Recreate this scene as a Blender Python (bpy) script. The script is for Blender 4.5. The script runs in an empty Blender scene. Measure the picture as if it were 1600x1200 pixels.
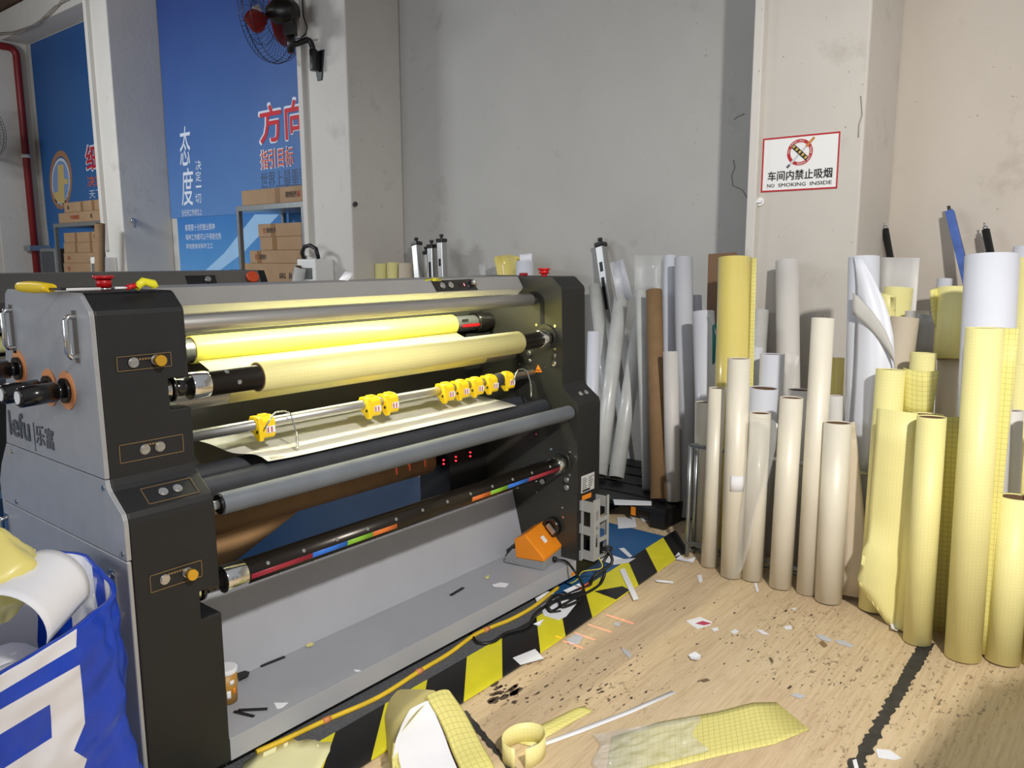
import bpy, math, random
from mathutils import Vector, Matrix, noise
random.seed(7)
SC = bpy.context.scene
COL = SC.collection
# ------------------------------------------------------------------ camera
CAM_LOC = Vector((0, 0, 1.5))
F_PX, PITCH, YAW, ROLL = 1240.0, 0.158, 0.685, -0.003
_fw = Vector((math.cos(YAW)*math.cos(PITCH), math.sin(YAW)*math.cos(PITCH), -math.sin(PITCH)))
_rt = Vector((math.sin(YAW), -math.cos(YAW), 0))
_up = _rt.cross(_fw)
_r2 = math.cos(ROLL)*_rt + math.sin(ROLL)*_up
_u2 = -math.sin(ROLL)*_rt + math.cos(ROLL)*_up
cam_d = bpy.data.cameras.new('camera'); cam = bpy.data.objects.new('camera', cam_d); COL.objects.link(cam)
cam_d.sensor_width = 36; cam_d.lens = F_PX/1600*36; cam_d.clip_start = 0.05; cam_d.clip_end = 100
cam.matrix_world = Matrix(((_r2.x, _u2.x, -_fw.x, 0), (_r2.y, _u2.y, -_fw.y, 0), (_r2.z, _u2.z, -_fw.z, 1.5), (0, 0, 0, 1)))
SC.camera = cam
# ------------------------------------------------------------------ light
SC.view_settings.view_transform = 'Standard'; SC.view_settings.look = 'None'
SC.view_settings.exposure = 0.0; SC.view_settings.gamma = 1.0
SC.view_settings.use_curve_mapping = False
world = bpy.data.worlds.new('world'); SC.world = world; world.use_nodes = True
world.node_tree.nodes['Background'].inputs[0].default_value = (0.90, 0.93, 1.0, 1)
world.node_tree.nodes['Background'].inputs[1].default_value = 0.37
def area(name, loc, target, size, power, color, sy=None):
    d = bpy.data.lights.new(name, 'AREA'); d.energy = power; d.color = color
    d.shape = 'RECTANGLE' if sy else 'DISK'; d.size = size
    if sy: d.size_y = sy
    o = bpy.data.objects.new(name, d); COL.objects.link(o); o.location = loc
    o.rotation_euler = (Vector(target)-Vector(loc)).to_track_quat('-Z', 'Y').to_euler()
    return o
def spot(name, loc, target, power, color, angle, blend, radius):
    d = bpy.data.lights.new(name, 'SPOT'); d.energy = power; d.color = color
    d.spot_size = math.radians(angle); d.spot_blend = blend; d.shadow_soft_size = radius
    o = bpy.data.objects.new(name, d); COL.objects.link(o); o.location = loc
    o.rotation_euler = (Vector(target)-Vector(loc)).to_track_quat('-Z', 'Y').to_euler()
    return o
spot('work_lamp', (0.3, -1.2, 3.15), (3.2, 0.6, 0.4), 690, (1.0, 0.955, 0.895), 104, 0.75, 0.09)
area('far_lamp', (0.6, 9.0, 3.4), (4.6, 8.5, 1.2), 1.4, 120, (0.90, 0.96, 1.0), 0.4)
area('daylight_opening', (-4.5, 5.0, 2.4), (3.0, 4.0, 1.2), 4.0, 150, (0.86, 0.92, 1.0), 2.6)
# ------------------------------------------------------------------ pixel helpers (image taken as 1600 x 1200)
def ray(px, py):
    return _r2*((px-800)/F_PX) - _u2*((py-600)/F_PX) + _fw
def hit(px, py, ax, v):
    d = ray(px, py); i = 'xyz'.index(ax)
    return CAM_LOC + d*((v-CAM_LOC[i])/d[i])
def fl(px, py, z=0.0): return hit(px, py, 'z', z)
def depth(p): return (Vector(p)-CAM_LOC).dot(_fw)
# ------------------------------------------------------------------ materials
def lin(c):
    def f(v):
        v /= 255.0
        return v/12.92 if v <= 0.04045 else ((v+0.055)/1.055)**2.4
    return (f(c[0]), f(c[1]), f(c[2]), 1)
class NT:
    def __init__(s, name):
        s.m = bpy.data.materials.new(name); s.m.use_nodes = True; s.t = s.m.node_tree
        s.b = s.t.nodes['Principled BSDF']
    def n(s, kind, **kw):
        nd = s.t.nodes.new(kind)
        for k, v in kw.items():
            if hasattr(nd, k): setattr(nd, k, v)
            else: nd.inputs[k].default_value = v
        return nd
    def l(s, a, b): s.t.links.new(a, b)
    def coord(s, kind='Object', scale=(1, 1, 1)):
        c = s.n('ShaderNodeTexCoord'); mp = s.n('ShaderNodeMapping'); mp.inputs['Scale'].default_value = scale
        s.l(c.outputs[kind], mp.inputs['Vector']); return mp.outputs['Vector']
    def ramp(s, fac, stops):
        r = s.n('ShaderNodeValToRGB'); e = r.color_ramp.elements
        while len(e) < len(stops): e.new(0.5)
        for q, (p, c) in zip(e, stops): q.position = p; q.color = c
        s.l(fac, r.inputs['Fac']); return r.outputs['Color']
    def mix(s, fac, a, b, mode='MIX'):
        x = s.n('ShaderNodeMix', data_type='RGBA', blend_type=mode)
        for sock, v in ((x.inputs['Factor'], fac), (x.inputs['A'], a), (x.inputs['B'], b)):
            pass
        ins = [i for i in x.inputs if i.enabled]
        for sock, v in zip(ins, (fac, a, b)):
            if hasattr(v, 'is_linked') or hasattr(v, 'links'): s.l(v, sock)
            else: sock.default_value = v
        return [o for o in x.outputs if o.enabled][0]
    def math(s, op, a, b=None):
        x = s.n('ShaderNodeMath', operation=op)
        for i, v in enumerate((a, b)):
            if v is None: continue
            if hasattr(v, 'links'): s.l(v, x.inputs[i])
            else: x.inputs[i].default_value = v
        return x.outputs[0]
    def noise(s, vec, scale, detail=4, rough=0.55):
        x = s.n('ShaderNodeTexNoise'); x.inputs['Scale'].default_value = scale
        x.inputs['Detail'].default_value = detail; x.inputs['Roughness'].default_value = rough
        s.l(vec, x.inputs['Vector']); return x.outputs['Fac']
    def bump(s, h, strength=0.2, dist=0.01):
        x = s.n('ShaderNodeBump'); x.inputs['Strength'].default_value = strength; x.inputs['Distance'].default_value = dist
        s.l(h, x.inputs['Height']); s.l(x.outputs['Normal'], s.b.inputs['Normal'])
MATS = {}
def mat(name, col, rough=0.5, metal=0.0, var=0.0, vs=8.0, bump=0.0, bs=120.0, coat=0.0, alpha=1.0, emit=None, es=0.0, spec=0.5, trans=0.0, aniso=None):
    if name in MATS: return MATS[name]
    t = NT(name); b = t.b; c = lin(col)
    b.inputs['Base Color'].default_value = c
    b.inputs['Roughness'].default_value = rough; b.inputs['Metallic'].default_value = metal
    b.inputs['Specular IOR Level'].default_value = spec
    if coat: b.inputs['Coat Weight'].default_value = coat; b.inputs['Coat Roughness'].default_value = 0.08
    if alpha < 1: b.inputs['Alpha'].default_value = alpha
    if trans: b.inputs['Subsurface Weight'].default_value = 0
    if emit: b.inputs['Emission Color'].default_value = lin(emit); b.inputs['Emission Strength'].default_value = es
    v = t.coord('Object') if (var or bump) else None
    if var:
        nz = t.noise(v, vs, 5, 0.6)
        lo = tuple(x*(1-var) for x in c[:3])+(1,); hi = tuple(min(1, x*(1+var*0.6)) for x in c[:3])+(1,)
        t.l(t.ramp(nz, [(0.3, lo), (0.7, hi)]), b.inputs['Base Color'])
    if bump: t.bump(t.noise(v, bs, 3), bump, 0.004)
    MATS[name] = t.m
    return t.m
def grid_mat(name, col, line, rough=0.45, step=0.022, lw=0.05, coat=0.0):
    t = NT(name); uv = t.n('ShaderNodeTexCoord'); sp = t.n('ShaderNodeSeparateXYZ'); t.l(uv.outputs['UV'], sp.inputs[0])
    fs = []
    for ax in (0, 1):
        q = t.math('FRACT', t.math('DIVIDE', sp.outputs[ax], step)); fs.append(t.math('LESS_THAN', q, lw))
    f = t.math('MAXIMUM', fs[0], fs[1])
    v = t.coord('Object'); nz = t.noise(v, 6, 3)
    c = lin(col); base = t.ramp(nz, [(0.3, tuple(x*0.94 for x in c[:3])+(1,)), (0.7, c)])
    t.l(t.mix(f, base, lin(line)), t.b.inputs['Base Color'])
    t.b.inputs['Roughness'].default_value = rough; t.b.inputs['Coat Weight'].default_value = coat; t.b.inputs['Coat Roughness'].default_value = 0.1
    MATS[name] = t.m; return t.m
def brushed(name, col, rough=0.3, metal=1.0, axis=0):
    t = NT(name); sc = [90, 90, 90]; sc[axis] = 1.2
    nz = t.noise(t.coord('Object', tuple(sc)), 3, 2)
    c = lin(col); t.l(t.ramp(nz, [(0.3, tuple(x*0.82 for x in c[:3])+(1,)), (0.7, c)]), t.b.inputs['Base Color'])
    t.b.inputs['Metallic'].default_value = metal; t.b.inputs['Roughness'].default_value = rough
    MATS[name] = t.m; return t.m
def wall_mat(name, col, stain):
    t = NT(name); v = t.coord('Object'); c = lin(col)
    big = t.noise(v, 0.9, 5, 0.6); base = t.ramp(big, [(0.3, tuple(x*0.9 for x in c[:3])+(1,)), (0.65, c)])
    st = t.noise(v, 2.3, 6, 0.7); f = t.ramp(st, [(0.60, (0, 0, 0, 1)), (0.72, (0.45, 0.45, 0.45, 1))])
    sp = t.noise(v, 38, 2); f2 = t.ramp(sp, [(0.735, (0, 0, 0, 1)), (0.76, (0.7, 0.7, 0.7, 1))])
    a = t.mix(f, base, lin(stain)); t.l(t.mix(f2, a, lin((120, 116, 110))), t.b.inputs['Base Color'])
    t.b.inputs['Roughness'].default_value = 0.8; t.bump(t.noise(v, 14, 6), 0.25, 0.01)
    MATS[name] = t.m; return t.m
def floor_mat():
    t = NT('laminate_floor'); c = t.n('ShaderNodeTexCoord')
    br = t.n('ShaderNodeTexBrick'); br.inputs['Scale'].default_value = 1.0
    br.inputs['Brick Width'].default_value = 1.25; br.inputs['Row Height'].default_value = 0.19
    br.inputs['Mortar Size'].default_value = 0.0008; br.inputs['Color1'].default_value = (0.25, 0.25, 0.25, 1); br.inputs['Color2'].default_value = (0.75, 0.75, 0.75, 1)
    br.inputs['Mortar'].default_value = (0.15, 0.15, 0.15, 1)
    t.l(c.outputs['Object'], br.inputs['Vector'])
    g = t.noise(t.coord('Object', (1.5, 26, 1)), 3.2, 7, 0.62)
    g2 = t.noise(t.coord('Object', (5, 90, 1)), 3, 3, 0.5)
    col = t.ramp(g, [(0.28, lin((196, 170, 134))), (0.5, lin((213, 190, 154))), (0.72, lin((222, 200, 166)))])
    col = t.mix(t.math('MULTIPLY', t.ramp(g2, [(0.50, (0, 0, 0, 1)), (0.66, (1, 1, 1, 1))]), 0.22), col, lin((176, 146, 108)))
    col = t.mix(0.10, col, br.outputs['Color'], 'OVERLAY')
    v = t.coord('Object', (1, 2.2, 1))
    # ground-in dirt: dark flecks that gather in patches
    fk = t.ramp(t.noise(v, 34, 3, 0.6), [(0.60, (0, 0, 0, 1)), (0.64, (1, 1, 1, 1))])
    patch = t.ramp(t.noise(t.coord('Object'), 1.7, 3), [(0.42, (0, 0, 0, 1)), (0.60, (1, 1, 1, 1))])
    col = t.mix(t.math('MULTIPLY', t.math('MULTIPLY', fk, patch), 0.72), col, lin((92, 76, 60)))
    sm = t.ramp(t.noise(t.coord('Object', (1.2, 2.5, 1)), 5, 5, 0.65), [(0.58, (0, 0, 0, 1)), (0.75, (0.4, 0.4, 0.4, 1))])
    col = t.mix(sm, col, lin((176, 150, 118)))
    t.l(col, t.b.inputs['Base Color']); t.b.inputs['Roughness'].default_value = 0.42
    MATS['laminate_floor'] = t.m; return t.m
def poster_mat(name, top, bot, z0, z1):
    t = NT(name); c = t.n('ShaderNodeTexCoord'); sp = t.n('ShaderNodeSeparateXYZ'); t.l(c.outputs['Object'], sp.inputs[0])
    mr = t.n('ShaderNodeMapRange'); mr.inputs['From Min'].default_value = z0; mr.inputs['From Max'].default_value = z1
    t.l(sp.outputs['Z'], mr.inputs['Value'])
    nz = t.noise(t.coord('Object'), 0.8, 3); f = t.math('ADD', mr.outputs[0], t.math('MULTIPLY', t.math('SUBTRACT', nz, 0.5), 0.35))
    t.l(t.ramp(f, [(0.0, lin(bot)), (0.55, lin(tuple((a+b)//2 for a, b in zip(top, bot)))), (1.0, lin(top))]), t.b.inputs['Base Color'])
    t.b.inputs['Roughness'].default_value = 0.45
    return t.m
# ------------------------------------------------------------------ mesh builder
ORG = {}
class MB:
    def __init__(s): s.v = []; s.f = []; s.mi = []; s.sm = []; s.uv = []
    def face(s, idx, mi=0, sm=False, uv=None):
        s.f.append(tuple(idx)); s.mi.append(mi); s.sm.append(sm); s.uv.append(uv or [(0, 0)]*len(idx))
    def quad(s, a, b, c, d, mi=0):
        k = len(s.v); s.v += [Vector(p) for p in (a, b, c, d)]
        w = (Vector(b)-Vector(a)).length; h = (Vector(d)-Vector(a)).length
        s.face((k, k+1, k+2, k+3), mi, False, [(0, 0), (w, 0), (w, h), (0, h)])
    def box(s, x0, x1, y0, y1, z0, z1, mi=0):
        k = len(s.v)
        s.v += [Vector(p) for p in ((x0, y0, z0), (x1, y0, z0), (x1, y1, z0), (x0, y1, z0), (x0, y0, z1), (x1, y0, z1), (x1, y1, z1), (x0, y1, z1))]
        for q in ((3, 2, 1, 0), (4, 5, 6, 7), (0, 1, 5, 4), (1, 2, 6, 5), (2, 3, 7, 6), (3, 0, 4, 7)):
            a, b, c = (s.v[k+q[i]] for i in (0, 1, 2)); w = (b-a).length; h = (c-b).length
            s.face([k+i for i in q], mi, False, [(0, 0), (w, 0), (w, h), (0, h)])
        return s
    def obox(s, c, ex, ey, ez, mi=0):      # oriented box: centre and three half vectors
        c, ex, ey, ez = map(Vector, (c, ex, ey, ez)); k = len(s.v)
        for sz in (-1, 1):
            for sx, sy in ((-1, -1), (1, -1), (1, 1), (-1, 1)): s.v.append(c+ex*sx+ey*sy+ez*sz)
        for q in ((3, 2, 1, 0), (4, 5, 6, 7), (0, 1, 5, 4), (1, 2, 6, 5), (2, 3, 7, 6), (3, 0, 4, 7)):
            a, b, d = (s.v[k+q[i]] for i in (0, 1, 2)); w = (b-a).length; h = (d-b).length
            s.face([k+i for i in q], mi, False, [(0, 0), (w, 0), (w, h), (0, h)])
        return s
    def frame(s, p0, p1):
        d = (p1-p0).normalized(); a = Vector((0, 0, 1)) if abs(d.z) < 0.9 else Vector((1, 0, 0))
        u = d.cross(a).normalized(); return u, d.cross(u)
    def cyl(s, p0, p1, r0, r1=None, n=32, caps=(1, 1), mi=0, cmi=None, flip=False):
        p0, p1 = Vector(p0), Vector(p1); r1 = r0 if r1 is None else r1
        u, w = s.frame(p0, p1); k = len(s.v); L = (p1-p0).length; cmi = mi if cmi is None else cmi
        for p, r in ((p0, r0), (p1, r1)):
            for i in range(n):
                a = 2*math.pi*i/n; s.v.append(p+(u*math.cos(a)+w*math.sin(a))*r)
        for i in range(n):
            j = (i+1) % n; q = (k+i, k+n+i, k+n+j, k+j); c = 2*math.pi*max(r0, r1)/n
            uv = [(i*c, 0), (i*c, L), ((i+1)*c, L), ((i+1)*c, 0)]
            if flip: q = q[::-1]; uv = uv[::-1]
            s.face(q, mi, True, uv)
        if caps[0]: s.face([k+i for i in range(n)], cmi)
        if caps[1]: s.face([k+n+i for i in range(n)][::-1], cmi)
        return s
    def hollow(s, p0, p1, ro, ri, n=36, mi=0, ro1=None):
        p0, p1 = Vector(p0), Vector(p1); ro1 = ro if ro1 is None else ro1; ri1 = ri*ro1/ro
        k = len(s.v); s.cyl(p0, p1, ro, ro1, n, (0, 0), mi); k2 = len(s.v); s.cyl(p0, p1, ri, ri1, n, (0, 0), mi, flip=True)
        for i in range(n):
            j = (i+1) % n
            s.face((k+i, k+j, k2+j, k2+i), mi); s.face((k+n+j, k+n+i, k2+n+i, k2+n+j), mi)
        return s
    def tube(s, pts, r, n=10, mi=0, caps=True):
        pts = [Vector(p) for p in pts]; k = len(s.v); m = len(pts); u = None; L = 0
        for i, p in enumerate(pts):
            d = (pts[min(i+1, m-1)]-pts[max(i-1, 0)]).normalized()
            if u is None: u, w = s.frame(p, p+d)
            else: u = (u-d*u.dot(d)).normalized(); w = d.cross(u)
            for q in range(n):
                a = 2*math.pi*q/n; s.v.append(p+(u*math.cos(a)+w*math.sin(a))*r)
        for i in range(m-1):
            for q in range(n):
                j = (q+1) % n; s.face((k+i*n+q, k+i*n+j, k+(i+1)*n+j, k+(i+1)*n+q), mi, True)
        if caps: s.face([k+q for q in range(n)][::-1], mi); s.face([k+(m-1)*n+q for q in range(n)], mi)
        return s
    def prism(s, poly, ax, a0, a1, mi=0, smooth=False):
        # polygon in the plane normal to ax, extruded along ax from a0 to a1
        o = {'x': lambda a, p: Vector((a, p[0], p[1])), 'y': lambda a, p: Vector((p[0], a, p[1])), 'z': lambda a, p: Vector((p[0], p[1], a))}[ax]
        k = len(s.v); n = len(poly)
        area2 = sum(poly[i][0]*poly[(i+1) % n][1]-poly[(i+1) % n][0]*poly[i][1] for i in range(n))
        if (area2 < 0) != (ax == 'y'): poly = poly[::-1]
        for a in (a0, a1): s.v += [o(a, p) for p in poly]
        for i in range(n):
            j = (i+1) % n; s.face((k+i, k+j, k+n+j, k+n+i), mi, smooth)
        s.face([k+i for i in range(n)][::-1], mi); s.face([k+n+i for i in range(n)], mi)
        return s
    def lathe(s, prof, c, n=32, mi=0, axis=(0, 0, 1)):
        c = Vector(c); ax = Vector(axis).normalized(); u, w = s.frame(Vector((0, 0, 0)), ax); k = len(s.v); m = len(prof)
        for r, h in prof:
            for i in range(n):
                a = 2*math.pi*i/n; s.v.append(c+ax*h+(u*math.cos(a)+w*math.sin(a))*max(r, 1e-4))
        for q in range(m-1):
            for i in range(n):
                j = (i+1) % n; s.face((k+q*n+i, k+(q+1)*n+i, k+(q+1)*n+j, k+q*n+j), mi, True)
        return s
    def sheet(s, g, th=0.0008, mi=0, bmi=None, smooth=True):
        # g: rows of points; a thin sheet of real thickness
        bmi = mi if bmi is None else bmi; R, C = len(g), len(g[0]); g = [[Vector(p) for p in r] for r in g]; k = len(s.v)
        N = [[None]*C for _ in range(R)]; U = [[(0, 0)]*C for _ in range(R)]
        for i in range(R):
            for j in range(C):
                a = g[min(i+1, R-1)][j]-g[max(i-1, 0)][j]; b = g[i][min(j+1, C-1)]-g[i][max(j-1, 0)]
                nn = b.cross(a); N[i][j] = nn.normalized() if nn.length > 1e-12 else Vector((0, 0, 1))
                uu = U[i][j-1][0]+(g[i][j]-g[i][j-1]).length if j else 0
                vv = U[i-1][j][1]+(g[i][j]-g[i-1][j]).length if i else 0
                U[i][j] = (uu, vv)
        for sg in (0.5, -0.5):
            for i in range(R):
                for j in range(C): s.v.append(g[i][j]+N[i][j]*th*sg)
        o = R*C
        for i in range(R-1):
            for j in range(C-1):
                q = [(i, j), (i, j+1), (i+1, j+1), (i+1, j)]; uv = [U[a][b] for a, b in q]; ix = [k+a*C+b for a, b in q]
                s.face(ix, mi, smooth, uv); s.face([o+x for x in ix][::-1], bmi, smooth, uv[::-1])
        rim = [(0, j) for j in range(C)]+[(i, C-1) for i in range(1, R)]+[(R-1, j) for j in range(C-2, -1, -1)]+[(i, 0) for i in range(R-2, 0, -1)]
        for (a, b), (c, d) in zip(rim, rim[1:]+rim[:1]):
            p, q = k+a*C+b, k+c*C+d; s.face((p, o+p, o+q, q), mi)
        return s
    def build(s, name, mats, parent=None, bevel=0.0, seg=2, sub=0):
        me = bpy.data.meshes.new(name)
        if parent is None:
            xs = [p.x for p in s.v]; ys = [p.y for p in s.v]; zs = [p.z for p in s.v]
            org = Vector(((min(xs)+max(xs))/2, (min(ys)+max(ys))/2, min(zs)))
        else: org = ORG[parent.name]
        me.from_pydata([tuple(p-org) for p in s.v], [], s.f); me.update()
        uvl = me.uv_layers.new(name='UVMap'); li = 0
        for p, mi, sm, uv in zip(me.polygons, s.mi, s.sm, s.uv):
            p.material_index = mi; p.use_smooth = sm
            for q in uv: uvl.data[li].uv = q; li += 1
        for m in (mats if isinstance(mats, (list, tuple)) else [mats]): me.materials.append(m)
        o = bpy.data.objects.new(name, me); COL.objects.link(o)
        if parent is None: o.location = org
        else: o.parent = parent
        ORG[o.name] = org
        if bevel:
            b = o.modifiers.new('bevel', 'BEVEL'); b.width = bevel; b.segments = seg; b.limit_method = 'ANGLE'; b.angle_limit = math.radians(40); b.harden_normals = False
        if sub:
            b = o.modifiers.new('sub', 'SUBSURF'); b.levels = sub; b.render_levels = sub
        return o
def tag(o, label, cat, group=None):
    o['label'] = label; o['category'] = cat
    if group: o['group'] = group
    return o
def thing(name, loc, label, cat, group=None):
    o = bpy.data.objects.new(name, None); COL.objects.link(o); o.location = loc; o.empty_display_size = 0.1
    ORG[o.name] = Vector(loc); return tag(o, label, cat, group)
def struct(o): o['kind'] = 'structure'; return o
def text(name, body, size, m, parent, c, xd, yd, w=None, h=None, off=0.0, ext=0.0006, align='CENTER', shear=0.0):
    """lettering as a mesh; c = centre, xd / yd = reading and up directions; w, h = size to fit"""
    cu = bpy.data.curves.new(name, 'FONT'); cu.body = body; cu.size = 1.0; cu.extrude = 0.0; cu.resolution_u = 3
    cu.align_x = align
    o = bpy.data.objects.new(name+'_tmp', cu); COL.objects.link(o)
    dg = bpy.context.evaluated_depsgraph_get(); me = bpy.data.meshes.new_from_object(o.evaluated_get(dg))
    bpy.data.objects.remove(o); bpy.data.curves.remove(cu)
    vs = [v.co.copy() for v in me.vertices]
    for v in vs: v.x += shear*v.y
    if not vs: return None
    x0 = min(v.x for v in vs); x1 = max(v.x for v in vs); y0 = min(v.y for v in vs); y1 = max(v.y for v in vs)
    sx = w/(x1-x0) if w else size; sy = h/(y1-y0) if h else (sx if w else size)
    if h and not w: sx = sy
    xd = Vector(xd).normalized(); yd = Vector(yd).normalized(); zd = xd.cross(yd); c = Vector(c); org = ORG[parent.name] if parent else c
    for v, q in zip(me.vertices, vs):
        v.co = c+xd*((q.x-(x0+x1)/2)*sx)+yd*((q.y-(y0+y1)/2)*sy)+zd*ext-org
    if off:      # heavier strokes: the same glyphs again, shifted by a stroke's share in eight directions
        base = [v.co.copy() for v in me.vertices]; polys = [tuple(p.vertices) for p in me.polygons]; V = []; F = []; st = off*sx*0.8
        for q in range(8):
            dd = xd*(math.cos(q*math.pi/4)*st)+yd*(math.sin(q*math.pi/4)*st)+zd*(q*0.00010); k0 = len(V); V += [tuple(v+dd) for v in base]; F += [tuple(i+k0 for i in p) for p in polys]
        bpy.data.meshes.remove(me); me = bpy.data.meshes.new(name); me.from_pydata(V, [], F); me.update()
    me.name = name; me.materials.clear(); me.materials.append(m)
    ob = bpy.data.objects.new(name, me); COL.objects.link(ob)
    if parent: ob.parent = parent
    ORG[ob.name] = org
    return ob
WX, WZ = (0, -1, 0), (0, 0, 1)           # reading / up directions on faces that look along -X
# ------------------------------------------------------------------ shared materials
floor_m = floor_mat()
m_wall = wall_mat('plaster_grey_white', (186, 184, 179), (146, 142, 134))
m_wall4 = wall_mat('plaster_pillar_dimmed', (203, 198, 190), (164, 156, 144))  # pillar plaster copy, colour dimmed against the strong light there
m_wall3 = wall_mat('plaster_lit_warm', (199, 191, 180), (160, 150, 136))  # same wall plaster, colour lightened and warmed for the lamplight on it
m_wall2 = wall_mat('plaster_pillar', (214, 210, 203), (168, 160, 148))
m_black = mat('black_powder_coat', (23, 24, 26), 0.5, var=0.15, vs=30, bump=0.12, bs=500)
m_inner = mat('black_plate_lightened', (62, 62, 57), 0.34, 0.35)  # black plate lightened in colour to suggest LED light on it
m_pit = mat('matt_black', (10, 10, 10), 0.7)
m_grey = mat('silver_grey_paint', (170, 171, 173), 0.36, 0.30, var=0.06, vs=20)
m_lgrey = mat('pale_grey_paint', (138, 137, 135), 0.45, var=0.05, vs=10)
m_tray = mat('tray_grey_paint', (164, 166, 173), 0.45, var=0.05, vs=6)
m_alu = brushed('brushed_aluminium', (205, 205, 203), 0.32, 0.9)
m_roller = brushed('dull_aluminium_roller', (176, 174, 170), 0.42, 0.75)
m_chrome = mat('chrome', (225, 225, 222), 0.14, 1.0)
m_steel = mat('galvanised_steel', (170, 174, 176), 0.35, 0.8, var=0.12, vs=25)
m_rubber = mat('dark_rubber', (50, 53, 60), 0.62, var=0.25, vs=7)
m_rubber2 = mat('grey_rubber', (98, 104, 112), 0.55, var=0.15, vs=7)
m_blackgloss = mat('gloss_black', (22, 20, 19), 0.22, coat=0.3)
m_shaft = mat('bronze_black_anodised', (44, 38, 32), 0.28, 0.5)
m_red = mat('red_plastic', (190, 22, 28), 0.35)
m_redline = mat('sign_red', (178, 14, 28), 0.5)
m_orange = mat('orange_plastic', (236, 140, 28), 0.42, var=0.05)
m_copper = mat('orange_disc', (214, 140, 84), 0.5)
m_yplast = mat('yellow_plastic', (244, 206, 28), 0.38)
m_gold = mat('gold_button', (222, 172, 54), 0.3, 0.6)
m_goldline = mat('gold_print', (128, 104, 66), 0.5)
m_white = mat('white_plastic', (232, 232, 230), 0.45)
m_paper = mat('white_paper', (236, 237, 242), 0.6, var=0.03)
m_text = mat('black_print', (18, 18, 18), 0.6)
m_logo = mat('dark_grey_print', (78, 80, 86), 0.5)
m_kraft = mat('kraft_card', (142, 112, 78), 0.75, var=0.12, vs=14)
m_carton = mat('carton_card', (160, 130, 99), 0.8, var=0.10, vs=6)
m_cartontape = mat('brown_parcel_tape', (132, 98, 62), 0.4)
m_core = mat('roll_core_card', (104, 78, 56), 0.85, var=0.2, vs=30)
m_satin = mat('pearl_champagne_film', (233, 227, 210), 0.42, 0.04, var=0.05, vs=4, coat=0.06)
m_satin2 = mat('pearl_beige_film', (210, 197, 176), 0.42, 0.05, var=0.05, vs=4, coat=0.05)
m_frost = mat('frosted_silver_film', (210, 211, 207), 0.36, 0.05, var=0.12, vs=7, coat=0.25)
m_wfilm = mat('white_film', (217, 220, 229), 0.38, var=0.03, vs=4, coat=0.15)
m_wfilm2 = mat('warm_white_film', (218, 215, 210), 0.5, var=0.05, vs=4)
m_gfilm = mat('pale_grey_film', (196, 198, 204), 0.42, var=0.05, vs=4)
m_taupe = mat('taupe_liner', (150, 138, 126), 0.7, var=0.06)
m_yel = grid_mat('yellow_grid_liner', (243, 235, 164), (228, 218, 138), 0.46, 0.013, 0.06)
m_yelg = grid_mat('yellow_grid_liner_strong', (232, 223, 138), (178, 168, 92), 0.5, 0.020, 0.06)
m_yelgloss = grid_mat('glossy_yellow_film', (232, 214, 122), (226, 208, 112), 0.24, 0.03, 0.04, coat=0.6)
m_yelhot = grid_mat('led_lit_yellow_film', (246, 238, 116), (240, 232, 104), 0.35, 0.02, 0.05, coat=0.2)  # liner colour pushed brighter to carry the LED bounce
m_clear = mat('clear_film', (240, 242, 240), 0.10, alpha=0.20, coat=1.0)
m_blue = mat('blue_vinyl_floor', (38, 92, 144), 0.5, var=0.12, vs=3)
m_hy = mat('hazard_yellow', (232, 222, 44), 0.42, var=0.12, vs=5)
m_hk = mat('hazard_black', (26, 26, 28), 0.4, var=0.15, vs=12)
m_tape = mat('worn_black_tape', (58, 56, 54), 0.6, var=0.5, vs=22)
m_carpet = mat('charcoal_carpet', (92, 94, 99), 0.95, var=0.4, vs=130, bump=0.8, bs=300)
m_cable = mat('black_cable', (20, 20, 22), 0.45)
m_ycable = mat('yellow_cable', (226, 190, 48), 0.5, var=0.15, vs=20)
m_brown = mat('brown_roof_board', (92, 68, 54), 0.8, var=0.15, vs=3)
# ------------------------------------------------------------------ the setting
XR, XP = 5.05, 4.45        # recessed wall and pillar faces
b = MB(); b.box(-5, 5.2, -4, 15, -0.1, 0); struct(b.build('floor', floor_m))
b = MB(); b.box(XR, XR+0.2, 1.5, 14, 0, 5.0); struct(b.build('wall_right', m_wall))
b = MB(); b.box(XR, XR+0.2, -4, 1.5, 0, 5.0); struct(b.build('wall_right_near', m_wall3))  # same wall, split off so its lit tone sits in the colour
b = MB(); b.box(-5, XR, 13.98, 14.2, 0, 5.0); struct(b.build('wall_back', m_wall))
b = MB(); b.box(-5, 5.2, 3.0, 15, 5.0, 5.2); struct(b.build('ceiling', m_brown))
for i, (y0, y1) in enumerate(((1.28, 1.875), (5.38, 6.03), (9.5, 10.02), (13.36, 13.96))):
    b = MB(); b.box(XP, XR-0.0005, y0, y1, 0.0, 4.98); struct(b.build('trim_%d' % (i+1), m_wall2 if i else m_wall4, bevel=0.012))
for i, (y0, y1) in enumerate(((6.04, 9.49), (10.03, 13.35))):
    b = MB(); b.box(XR-0.35, XR-0.0005, y0, y1, 4.62, 4.98); struct(b.build('trim_%d' % (i+5), m_wall2, bevel=0.01))
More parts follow.
